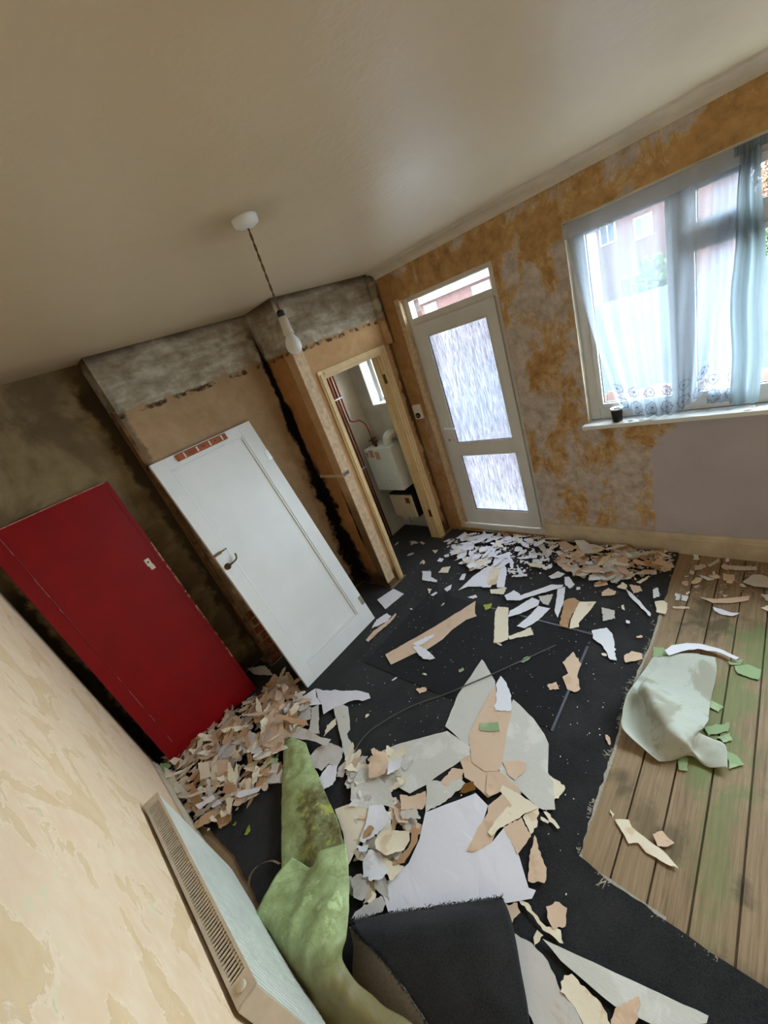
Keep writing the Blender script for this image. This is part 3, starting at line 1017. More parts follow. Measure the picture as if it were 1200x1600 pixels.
# ---------------------------------------------------------------- leaning doors
rd = tag(empty('red_door', (-0.217, 2.700, 0.011), (-math.atan2(0.235, 1.757), 0, 0)), 'dark red painted door leaning in the alcove', 'door')
RL, RW = 1.775, 0.655
bm = bmesh.new()
add_box(bm, 0, RW, 0, 0.036, 0, RL, 0.003)
new_obj('slab', bm, 'red_gloss', rd)
bm = bmesh.new()
add_box(bm, 0.07, 0.076, -0.003, 0.0, 0.09, RL - 0.05, 0.001)
add_box(bm, RW - 0.028, RW - 0.022, -0.003, 0.0, 0.02, RL - 0.05, 0.001)
add_box(bm, 0.076, RW - 0.028, -0.003, 0.0, 0.085, 0.091, 0.001)
new_obj('edge_bead', bm, 'red_gloss', rd)
bm = bmesh.new()
for i in range(34):
    z = RND.uniform(0.3, 1.3)
    add_box(bm, RW - RND.uniform(0.004, 0.012), RW + 0.0006, -0.0014, 0.001, z, z + RND.uniform(0.008, 0.05))
add_box(bm, 0.02, RW - 0.02, -0.0008, 0.003, RL - 0.004, RL + 0.0008)
for i in range(13):
    z = RND.uniform(0.1, 1.7)
    add_box(bm, 0.072, 0.0738, -0.0042, -0.0028, z, z + RND.uniform(0.02, 0.09))
new_obj('chipped_edge', bm, 'chipped_red_edge', rd)
bm = bmesh.new()
add_box(bm, 0.556, 0.586, -0.005, 0.0, 1.195, 1.245, 0.002)
add_box(bm, 0.562, 0.590, -0.004, 0.0, 1.165, 1.197, 0.002)
kp = tag(new_obj('lock_plate', bm, 'ivory_plastic', rd), 'cream keyhole plate')
lathe('keyhole', [(0.006, 0), (0.006, -0.003)], (0.571, -0.005, 1.222), 'black_plastic', kp, 10, 'y')

wd = tag(empty('white_door', (0.645, 2.285, 0.011), (-math.atan2(0.462, 1.752), 0, 0)), 'white panelled door leaning on the chimney breast', 'door')
WL, WW = 1.815, 0.737
PX0, PX1, PZ0, PZ1 = 0.088, 0.632, 0.135, 1.735
bm = bmesh.new()
for r in ((0, PX0, 0, WL), (PX1, WW, 0, WL), (PX0, PX1, 0, PZ0), (PX0, PX1, PZ1, WL)):
    add_box(bm, r[0], r[1], 0, 0.036, r[2], r[3], 0.0015)
new_obj('stiles_and_rails', bm, 'white_gloss', wd)
box('panel', PX0 - 0.001, PX1 + 0.001, 0.014, 0.026, PZ0 - 0.001, PZ1 + 0.001, 'white_gloss', wd)
bm = bmesh.new()
t = 0.014
for r in ((PX0, PX0 + t, PZ0, PZ1), (PX1 - t, PX1, PZ0, PZ1), (PX0 + t, PX1 - t, PZ0, PZ0 + t), (PX0 + t, PX1 - t, PZ1 - t, PZ1)):
    add_box(bm, r[0], r[1], 0.004, 0.0145, r[2], r[3], 0.004)
new_obj('moulding', bm, 'white_gloss', wd)
for zz in (1.50, 0.16):
    box('hinge', WW - 0.034, WW + 0.001, -0.002, 0.0, zz, zz + 0.075, 'chrome', wd, bev=0.0008)
hk = box('coat_hook_rail', 0.160, 0.525, -0.016, 0.0, 1.762, 1.806, 'orange_wood', wd, bev=0.003)
for i in range(4):
    xx = 0.205 + i * 0.092
    box('hook', xx, xx + 0.011, -0.021, -0.016, 1.766, 1.800, 'ivory_plastic', hk, bev=0.002)
for i in range(3):
    lathe('screw', [(0.004, 0), (0.004, -0.002)], (0.25 + i * 0.092, -0.016, 1.784), 'black_plastic', hk, 8, 'y')
lt = box('latch_bolt', -0.004, 0.05, -0.012, 0.0, 1.124, 1.142, 'aged_brass', wd, bev=0.002)
tube('bolt_tongue', [(0.045, -0.010, 1.133), (0.092, -0.012, 1.135)], 0.004, 'aged_brass', lt, 6)
lv = lathe('handle_rose', [(0.022, 0), (0.022, -0.006), (0.012, -0.010), (0.010, -0.03)], (0.033, 0.0, 1.03), 'aged_brass', wd, 16, 'y')
tube('lever', smooth_path([(0.033, -0.03, 1.03), (0.06, -0.036, 1.035), (0.095, -0.036, 1.042), (0.108, -0.036, 1.062), (0.110, -0.036, 1.080)], 5), 0.006, 'aged_brass', lv, 8)

# ---------------------------------------------------------------- pendant lamp
pl = tag(empty('pendant_lamp', (0.880, 1.187, H)), 'bare bulb hanging on a twisted cord from a white ceiling rose', 'lamp')
lathe('ceiling_rose', [(0.041, 0), (0.041, -0.006), (0.038, -0.020), (0.026, -0.026), (0.010, -0.030)], (0, 0, 0), 'white_gloss', pl, 24)
bm = bmesh.new()
for ph in (0, math.pi):
    pts = []
    for i in range(46):
        t_ = i / 45
        a = t_ * 26 + ph
        pts.append((0.0022 * math.cos(a) - 0.006 * t_, 0.0022 * math.sin(a) + 0.005 * t_, -0.03 - t_ * 0.235))
    add_tube(bm, pts, 0.0021, 5)
new_obj('cord', bm, 'cord_flex', pl, smooth=True)
lathe('cord_grip', [(0.008, -0.262), (0.013, -0.268), (0.013, -0.282)], (-0.006, 0.005, 0), 'black_plastic', pl, 14)
lathe('bulb_holder', [(0.014, -0.282), (0.016, -0.30), (0.0165, -0.325), (0.018, -0.328), (0.018, -0.340)], (-0.006, 0.005, 0), 'holder', pl, 16)
lathe('bulb', [(0.0125, -0.340), (0.017, -0.348), (0.023, -0.358), (0.0265, -0.371), (0.025, -0.387), (0.018, -0.398), (0.006, -0.403)], (-0.006, 0.005, 0), 'opal', pl, 20)

# ---------------------------------------------------------------- radiator
ra_ = tag(empty('radiator', (-0.255, 1.25, 0.12)), 'long white panel radiator with top grille under the torn cream wall', 'radiator')
RX0, RX1, RY0, RY1, RZ0, RZ1 = -0.283, -0.228, 0.845, 1.675, 0.12, 0.72
bm = bmesh.new()
n = 46
prof_ = []
for i in range(n):
    y0_ = RY0 + (RY1 - RY0) * i / n
    y1_ = RY0 + (RY1 - RY0) * (i + 1) / n
    prof_ += [(RX1, y0_), (RX1, y1_ - 0.0068), (RX1 - 0.0095, y1_ - 0.0062), (RX1 - 0.0095, y1_ - 0.0006)]
prof_.append((RX1, RY1))
prev = None
for xx, yy in prof_:
    a, b_ = bm.verts.new((xx, yy, RZ0)), bm.verts.new((xx, yy, RZ1))
    if prev:
        bm.faces.new((prev[0], a, b_, prev[1]))
    prev = (a, b_)
add_box(bm, RX1 - 0.0155, RX1 - 0.0100, RY0, RY1, RZ0, RZ1)
P(new_obj('front_panel', bm, 'radiator_enamel'), ra_)
P(box('back_panel', RX0, RX0 + 0.008, RY0, RY1, RZ0, RZ1 - 0.02, 'radiator_enamel', bev=0.002), ra_)
bm = bmesh.new()
add_box(bm, RX0, RX0 + 0.009, RY0, RY1, RZ1, RZ1 + 0.006)
add_box(bm, RX1 - 0.007, RX1 + 0.001, RY0, RY1, RZ1, RZ1 + 0.006)
add_box(bm, RX0 + 0.009, RX1 - 0.007, RY0, RY0 + 0.05, RZ1, RZ1 + 0.006)
add_box(bm, RX0 + 0.009, RX1 - 0.007, RY1 - 0.03, RY1, RZ1, RZ1 + 0.006)
i = 0
yy = RY0 + 0.055
while yy < RY1 - 0.032:
    add_box(bm, RX0 + 0.009, RX1 - 0.007, yy, yy + 0.0045, RZ1 + 0.001, RZ1 + 0.005)
    yy += 0.0112
P(new_obj('top_grille', bm, 'warm_enamel'), ra_)
P(box('convector_fins', RX0 + 0.01, RX1 - 0.014, RY0 + 0.03, RY1 - 0.03, RZ0 + 0.03, RZ1 - 0.03, 'radiator_inside'), ra_)
for e in (RY0, RY1):
    ec = P(box('end_cap', RX0, RX1, e - 0.008 if e == RY0 else e, e if e == RY0 else e + 0.008, RZ0 + 0.01, RZ1 + 0.005, 'warm_enamel', bev=0.002), ra_)
P(lathe('bleed_cap', [(0.012, 0), (0.012, 0.004), (0.008, 0.006)], ((RX0 + RX1) / 2, RY0 + 0.026, RZ1 + 0.006), 'warm_enamel', seg=16), ra_)
for e in (RY0 + 0.15, RY1 - 0.18):
    P(box('bracket', XL + 0.003, RX0, e, e + 0.03, 0.5, 0.68, 'radiator_inside'), ra_)
P(tube('feed_pipe', [(-0.256, RY1 + 0.03, 0.0), (-0.256, RY1 + 0.03, 0.15), (-0.256, RY1 + 0.004, 0.16)], 0.0075, 'copper'), ra_)
P(tube('feed_pipe', [(-0.256, RY0 - 0.03, 0.0), (-0.256, RY0 - 0.03, 0.15), (-0.256, RY0 - 0.004, 0.16)], 0.0075, 'copper'), ra_)

# ---------------------------------------------------------------- room thermostat by the back door
th = tag(empty('thermostat', (XW, 2.355, 1.27)), 'cream wall thermostat with black dial beside the back door', 'thermostat')
P(box('case', XW - 0.030, XW, 2.312, 2.398, 1.205, 1.335, 'ivory_plastic', bev=0.006), th)
P(lathe('dial', [(0.024, 0), (0.024, -0.010), (0.018, -0.014)], (XW - 0.030, 2.352, 1.240), 'black_plastic', seg=20, axis='x'), th)
P(lathe('dial_cap', [(0.009, 0), (0.009, -0.003)], (XW - 0.044, 2.352, 1.240), 'chrome', seg=14, axis='x'), th)

# ---------------------------------------------------------------- inside the cupboard
bo = tag(empty('boiler', (2.62, 2.79, 0.585)), 'white wall boiler with flue elbow inside the cupboard', 'boiler')
BX, BY0, BY1, BZ0, BZ1 = 2.50, 2.612, 2.978, 0.587, 1.042
P(box('casing', BX, XW - 0.012, BY0, BY1, BZ0, BZ1, 'boiler_enamel', bev=0.006), bo)
P(boxes('front_cover', [(BX - 0.012, BX, BY0, BY1, BZ0 + 0.0, BZ1)], 'boiler_enamel', bev=0.004), bo)
for (a, b_, z0, z1) in ((2.93, 2.965, 0.965, 1.015), (2.855, 2.91, 0.955, 1.03), (2.78, 2.835, 0.93, 1.01)):
    P(box('sticker', BX - 0.0135, BX - 0.012, a, b_, z0, z1, 'sticker'), bo)
P(lathe('screw', [(0.005, 0), (0.005, -0.003)], (BX - 0.012, 2.76, 0.70), 'black_plastic', seg=8, axis='x'), bo)
P(tube('flue', smooth_path([(2.60, 2.72, 1.04), (2.60, 2.72, 1.085), (2.63, 2.715, 1.115), (2.745, 2.70, 1.12)], 5), 0.045, 'boiler_enamel', seg=16), bo)
P(tube('valve', [(2.56, 2.86, 1.04), (2.56, 2.86, 1.10)], 0.016, 'aged_brass', seg=10), bo)
P(tube('valve', [(2.60, 2.92, 1.04), (2.60, 2.92, 1.12)], 0.016, 'aged_brass', seg=10), bo)
P(boxes('valve_tap', [(2.555, 2.565, 2.82, 2.90, 1.085, 1.10), (2.55, 2.65, 2.915, 2.925, 1.10, 1.112)], 'aged_brass'), bo)

mb = tag(empty('meter_box', (2.62, 2.72, 0.27)), 'small cream fronted box with dark sides below the boiler', 'box')
P(box('case', 2.515, XW - 0.012, 2.560, 2.875, 0.270, 0.535, 'black_plastic', bev=0.004), mb)
P(box('door', 2.498, 2.514, 2.572, 2.865, 0.275, 0.522, 'beige_panel', bev=0.003), mb)
P(box('window', 2.4965, 2.4985, 2.605, 2.660, 0.435, 0.495, 'brick_clay'), mb)
P(lathe('latch', [(0.005, 0), (0.005, -0.003)], (2.498, 2.83, 0.30), 'black_plastic', seg=8, axis='x'), mb)

PY = YBACK - 0.022
for i, xx in enumerate((2.398, 2.432, 2.466)):
    pts = [(xx, PY, 0.0), (xx, PY, H)]
    o = tube('copper_pipe', [Vector((xx, PY, z_)) for z_ in (0.0, 0.8, 1.6, H)], 0.0085, 'copper', seg=10)
    tag(o, ('leftmost', 'middle', 'rightmost')[i] + ' of the three copper pipes running up the cupboard back wall', 'pipe', 'copper pipes in the cupboard')
o = tube('copper_pipe', smooth_path([(2.500, PY, H), (2.500, PY, 1.8), (2.500, PY, 1.40), (2.512, PY, 1.345), (2.56, PY - 0.005, 1.325), (2.60, PY - 0.03, 1.31), (2.60, 2.94, 1.26), (2.60, 2.92, 1.12)], 6), 0.0085, 'copper', seg=10)
tag(o, 'copper pipe that bends from the cupboard wall to the boiler', 'pipe', 'copper pipes in the cupboard')
for zz, x1 in ((1.58, 2.515), (0.86, 2.48)):
    o = box('pipe_clip', 2.384, x1, PY - 0.012, YBACK, zz, zz + 0.014, 'white_gloss', bev=0.002)
    tag(o, 'white pipe clip on the copper pipes, ' + ('upper one' if zz > 1 else 'lower one'), 'clip', 'pipe clips in the cupboard')
o = tube('grey_cable', smooth_path([(2.70, 2.90, 0.26), (2.70, 2.91, 0.14), (2.69, 2.90, 0.03), (2.66, 2.88, 0.006)], 5), 0.004, 'cable_sheath', seg=6)
tag(o, 'thin grey cable hanging below the cream box in the cupboard', 'cable')

# ---------------------------------------------------------------- sill things and curtains
cup = tag(empty('paper_cup', (2.735, 0.775, 0.995)), 'small black paper cup standing on the window sill', 'cup')
lathe('body', [(0.026, 0), (0.027, 0.002), (0.034, 0.082), (0.033, 0.084)], (0, 0, 0), 'black_plastic', cup, 24)
bm = bmesh.new()
add_lathe(bm, [(0.0345, 0.080), (0.0365, 0.083), (0.0365, 0.089), (0.033, 0.091), (0.031, 0.086), (0.02, 0.084)], (0, 0, 0), 24)
new_obj('rim', bm, 'white_gloss', cup, smooth=True)


def cloth(name, mat, nu, nv, fn, uvfn, parent=None):
    bm = bmesh.new()
    uvl = bm.loops.layers.uv.new('UVMap')
    g = [[bm.verts.new(fn(i / nu, j / nv)) for i in range(nu + 1)] for j in range(nv + 1)]
    for j in range(nv):
        for i in range(nu):
            f = bm.faces.new((g[j][i], g[j][i + 1], g[j + 1][i + 1], g[j + 1][i]))
            for l, (a, b_) in zip(f.loops, ((i, j), (i + 1, j), (i + 1, j + 1), (i, j + 1))):
                l[uvl].uv = uvfn(a / nu, b_ / nv)
    return new_obj(name, bm, mat, parent, smooth=True)


def net_fn(s, t):
    yt = 0.935 + (0.205 - 0.935) * s
    yb = 0.775 + (0.335 - 0.775) * s
    e = t ** 1.5
    y_ = yt + (yb - yt) * e
    zb = 1.003 + 0.12 * abs(2 * s - 1) ** 2.4
    zz = 2.135 + (zb - 2.135) * t
    amp = 0.006 + 0.013 * t
    xx = 2.742 + amp * math.sin(s * 46 + 1.5 * math.sin(t * 3)) + 0.006 * math.sin(s * 21 + t * 4) - 0.012 * t
    return (xx, y_, zz)


nc = tag(empty('net_curtain', (2.745, 0.56, 2.135)), 'white lace net curtain with a flowered hem gathered over the left window', 'curtain')
P(cloth('lace_panel', 'lace_net', 130, 40, net_fn, lambda s, t: (s * 6.0 - 0.1, (1 - t) * 11.5)), nc)
P(cloth('header_tape', 'header_net', 90, 3, lambda s, t: (2.722 + 0.004 * math.sin(s * 60), 0.945 - 0.80 * s, 2.168 - 0.07 * t), lambda s, t: (s * 9, t + 4)), nc)
P(tube('curtain_wire', [(2.758, 0.95, 2.150), (2.758, -1.78, 2.150)], 0.003, 'white_gloss', seg=6), nc)


def net2(s, t):
    yt = 0.30 - 0.12 * s
    yb = 0.33 - 0.17 * s
    y_ = yt + (yb - yt) * t
    return (2.765 + 0.008 * math.sin(s * 30) - 0.004, y_, 2.13 + (1.035 - 2.13) * t)


n2 = tag(empty('net_curtain', (2.765, 0.25, 2.13)), 'narrow lace net strip hanging between flowered net and blue curtain', 'curtain')
P(cloth('lace_panel', 'lace_net', 50, 30, net2, lambda s, t: (s * 2.0 + 0.2, (1 - t) * 12)), n2)


def blue(s, t):
    pinch = 0.55 + 0.45 * min(1, t * 2.2)
    yc = 0.172 - 0.004 * t
    y_ = yc + 0.058 * (1 - 2 * s) * (pinch if t < 0.45 else 1.0)
    xx = 2.706 + 0.018 * math.sin(s * 13 + 0.6) + 0.006 * math.sin(t * 9 + s * 4)
    return (xx, y_ + 0.004 * math.sin(t * 14), 2.145 + (1.035 - 2.145) * t)


bc = tag(empty('blue_curtain', (2.705, 0.15, 2.145)), 'narrow pale blue curtain gathered beside the net', 'curtain')
P(cloth('drop', 'blue_curtain_cloth', 36, 40, blue, lambda s, t: (s * 2, t * 9 + 3)), bc)
P(cloth('heading', 'blue_curtain_cloth', 24, 4, lambda s, t: (2.704 + 0.008 * math.sin(s * 34), 0.225 - 0.125 * s, 2.168 - 0.035 * t), lambda s, t: (s * 2, t + 4)), bc)
for i in range(11):
    yy = RND.uniform(0.12, 0.9)
    xx = RND.uniform(2.70, 2.79)
    bm = bmesh.new()
    k_ = RND.randint(4, 6)
    ring = [bm.verts.new((0.012 * RND.uniform(0.6, 1.5) * math.cos(6.283 * q / k_), 0.02 * RND.uniform(0.5, 1.4) * math.sin(6.283 * q / k_), RND.uniform(0, 0.005))) for q in range(k_)]
    f = bm.faces.new(ring)
    r_ = bmesh.ops.extrude_face_region(bm, geom=[f])
    for v_ in r_['geom']:
        if isinstance(v_, bmesh.types.BMVert):
            v_.co.z += 0.0012
    bmesh.ops.recalc_face_normals(bm, faces=bm.faces[:])
    o = new_obj('paint_flake', bm, 'paint_flake', loc=(xx, yy, 0.9955))
    tag(o, 'loose flake of peeled white paint on the window sill', 'paint flake', 'paint flakes on the sill')


# ---------------------------------------------------------------- floor coverings and scraps: outlines in metres / millimetres on the floor
CARPET_EDGE = [(2.745,0.482),(2.433,0.481),(2.179,0.477),(1.874,0.476),(1.665,0.487),(1.373,0.492),(1.153,0.483),(0.902,0.485),(0.68,0.478),(0.659,0.35),(0.654,0.197),(0.648,0.081),(0.652,-0.034)]
CARPET_LEFT = [(-0.225,1.338),(-0.219,1.572),(-0.209,1.79),(-0.237,2.096)]
MAT_PTS = [(1.002,2.037),(1.766,2.014),(1.818,1.905),(1.806,1.435),(1.832,0.763),(1.684,0.765),(1.121,0.74),(1.082,0.981),(1.033,1.328),(1.019,1.621)]
MAT_SEAM = [[(1.8,1.441),(1.796,0.745)],[(1.694,0.757),(1.108,0.744)]]
WIRE = [(0.482,1.607,0.022),(0.548,1.625,0.022),(0.661,1.61,0.018),(0.868,1.497,0.018),(1.052,1.336,0.02),(1.135,1.273,0.022),(1.284,1.16,0.022),(1.463,1.039,0.016),(1.598,0.945,0.013),(1.635,0.921,0.013)]
GREEN_TOP = [[(0.3,2.077,0.04),(0.332,2.037,0.045),(0.353,1.981,0.045),(0.368,1.921,0.04)],[(0.196,1.923,0.045),(0.22,1.837,0.06),(0.26,1.782,0.06),(0.304,1.756,0.045)],[(0.155,1.869,0.045),(0.194,1.8,0.06),(0.238,1.746,0.06),(0.289,1.694,0.045)],[(0.071,1.75,0.045),(0.12,1.669,0.07),(0.181,1.6,0.075),(0.248,1.572,0.05)],[(0.003,1.646,0.045),(0.053,1.546,0.07),(0.117,1.457,0.085),(0.201,1.414,0.055)],[(-0.053,1.557,0.05),(-0.01,1.465,0.075),(0.034,1.379,0.09),(0.161,1.322,0.07)],[(-0.101,1.493,0.04),(-0.059,1.409,0.06),(-0.008,1.315,0.07),(0.115,1.259,0.06)]]
GREEN_LOW = [[(-0.024,1.449,0.125),(0.002,1.347,0.105),(0.066,1.306,0.165),(0.153,1.243,0.15)],[(-0.116,1.435,0.145),(-0.058,1.321,0.125),(0.018,1.214,0.2),(0.081,1.134,0.17)],[(-0.215,1.403,0.15),(-0.146,1.285,0.16),(-0.045,1.141,0.225),(0.03,1.073,0.18)],[(-0.229,1.364,0.15),(-0.164,1.228,0.185),(-0.075,1.107,0.22),(0.003,1.049,0.18)],[(-0.222,1.245,0.16),(-0.169,1.126,0.195),(-0.106,1.035,0.215),(-0.043,1.014,0.18)],[(-0.23,1.151,0.15),(-0.191,1.059,0.18),(-0.139,0.999,0.18),(-0.094,0.997,0.15)],[(-0.233,1.08,0.13),(-0.196,1.004,0.14),(-0.151,0.951,0.15),(-0.099,0.936,0.12)],[(-0.244,1.002,0.1),(-0.19,0.931,0.1),(-0.134,0.856,0.12),(-0.077,0.821,0.09)],[(-0.253,0.919,0.07),(-0.185,0.832,0.07),(-0.097,0.704,0.09),(-0.004,0.585,0.06)]]
FLAP = [[(-0.004,1.089,0.075),(0.105,0.968,0.075),(0.256,0.797,0.075),(0.391,0.644,0.065)],[(-0.016,1.019,0.1),(0.095,0.896,0.105),(0.233,0.74,0.1),(0.358,0.595,0.075)],[(-0.005,0.925,0.1),(0.092,0.815,0.11),(0.213,0.68,0.1),(0.314,0.555,0.07)],[(-0.005,0.831,0.085),(0.078,0.74,0.095),(0.182,0.616,0.085),(0.259,0.511,0.06)],[(-0.011,0.752,0.07),(0.069,0.66,0.08),(0.153,0.556,0.075),(0.208,0.472,0.05)],[(-0.024,0.671,0.05),(0.047,0.593,0.06),(0.119,0.499,0.06),(0.16,0.437,0.04)],[(-0.042,0.57,0.03),(0.026,0.499,0.04),(0.072,0.441,0.04),(0.107,0.383,0.03)]]
BACKING = [[(-0.02,1.077,0.08),(-0.016,1.056,0.085),(-0.015,1.013,0.098)],[(-0.048,1.038,0.05),(-0.012,0.982,0.075),(-0.004,0.92,0.098)],[(-0.096,1.003,0.03),(-0.03,0.921,0.06),(-0.005,0.826,0.083)],[(-0.122,0.954,0.02),(-0.044,0.85,0.05),(-0.01,0.748,0.068)],[(-0.111,0.837,0.015),(-0.056,0.761,0.03),(-0.023,0.667,0.048)],[(-0.108,0.676,0.01),(-0.07,0.625,0.02),(-0.042,0.567,0.028)]]
VINYL = [[(1.739,0.444,0.01),(1.752,0.417,0.012),(1.766,0.391,0.015),(1.824,0.311,0.015),(1.853,0.197,0.006)],[(1.642,0.459,0.02),(1.653,0.426,0.015),(1.66,0.393,0.012),(1.7,0.286,0.01),(1.757,0.181,0.006)],[(1.524,0.471,0.05),(1.539,0.447,0.04),(1.538,0.419,0.05),(1.575,0.3,0.015),(1.618,0.184,0.008)],[(1.424,0.476,0.09),(1.466,0.451,0.05),(1.458,0.402,0.11),(1.487,0.291,0.05),(1.54,0.183,0.012)],[(1.367,0.48,0.085),(1.421,0.45,0.015),(1.378,0.361,0.11),(1.426,0.258,0.06),(1.482,0.18,0.03)],[(1.31,0.477,0.075),(1.359,0.434,0.008),(1.322,0.321,0.105),(1.38,0.239,0.065),(1.437,0.177,0.05)],[(1.245,0.467,0.06),(1.299,0.408,0.008),(1.281,0.28,0.1),(1.332,0.227,0.07),(1.391,0.188,0.055)],[(1.218,0.425,0.045),(1.249,0.372,0.008),(1.261,0.249,0.085),(1.3,0.217,0.06),(1.363,0.199,0.05)],[(1.207,0.387,0.03),(1.219,0.336,0.008),(1.262,0.228,0.05),(1.288,0.2,0.03),(1.361,0.156,0.04)],[(1.191,0.342,0.02),(1.199,0.309,0.008),(1.267,0.216,0.025),(1.265,0.171,0.02),(1.35,0.111,0.04)],[(1.184,0.312,0.01),(1.214,0.272,0.006),(1.27,0.214,0.012),(1.249,0.153,0.012),(1.267,0.097,0.025)]]
ROLL = [(0.115,2.064),(0.131,1.912)]
HOOP = [(-0.225,1.616,0.02),(-0.191,1.627,0.05),(-0.144,1.618,0.06),(-0.096,1.58,0.055),(-0.079,1.551,0.03)]
R_DOOR = [(2.482,2.35),(2.687,2.101),(2.758,1.435),(2.651,1.276),(2.406,1.186),(2.172,1.3),(2.168,1.454),(2.154,1.825)]
R_SKIRT = [(2.634,1.269),(2.714,0.878),(2.682,0.496),(2.521,0.495),(2.363,0.635),(2.281,0.845),(2.315,1.069),(2.406,1.186)]
R_LEFT = [(-0.265,2.8),(-0.051,2.777),(0.415,2.599),(0.61,2.578),(0.606,2.153),(0.408,2.039),(0.27,2.078),(0.152,1.912),(0.023,1.964),(-0.176,2.018),(-0.247,2.059),(-0.28,2.397)]
R_BOARD = [(2.657,0.423),(2.683,0.04),(2.413,0.028),(2.288,0.418)]
R_OPEN = [(1.857,2.44),(2.468,2.266),(1.981,1.582),(2.268,1.01),(2.352,0.598),(2.259,0.477),(1.565,0.508),(0.707,0.497),(0.361,0.444),(0.654,1.527),(0.582,1.924),(1.424,2.294)]
R_PILE = [(0.462,1.631),(0.594,1.469),(0.614,1.295),(0.448,1.164),(0.293,1.041),(0.162,1.08),(0.039,1.118),(0.071,1.214),(0.28,1.437)]
SCRAP_MATS = ['brown_paper', 'cream_paper', 'dark_rust_spot', 'green_paper', 'grey_paper', 'moss_scrap', 'pale_lining_paper', 'smooth_white_paper', 'tan_paper', 'white_paper']
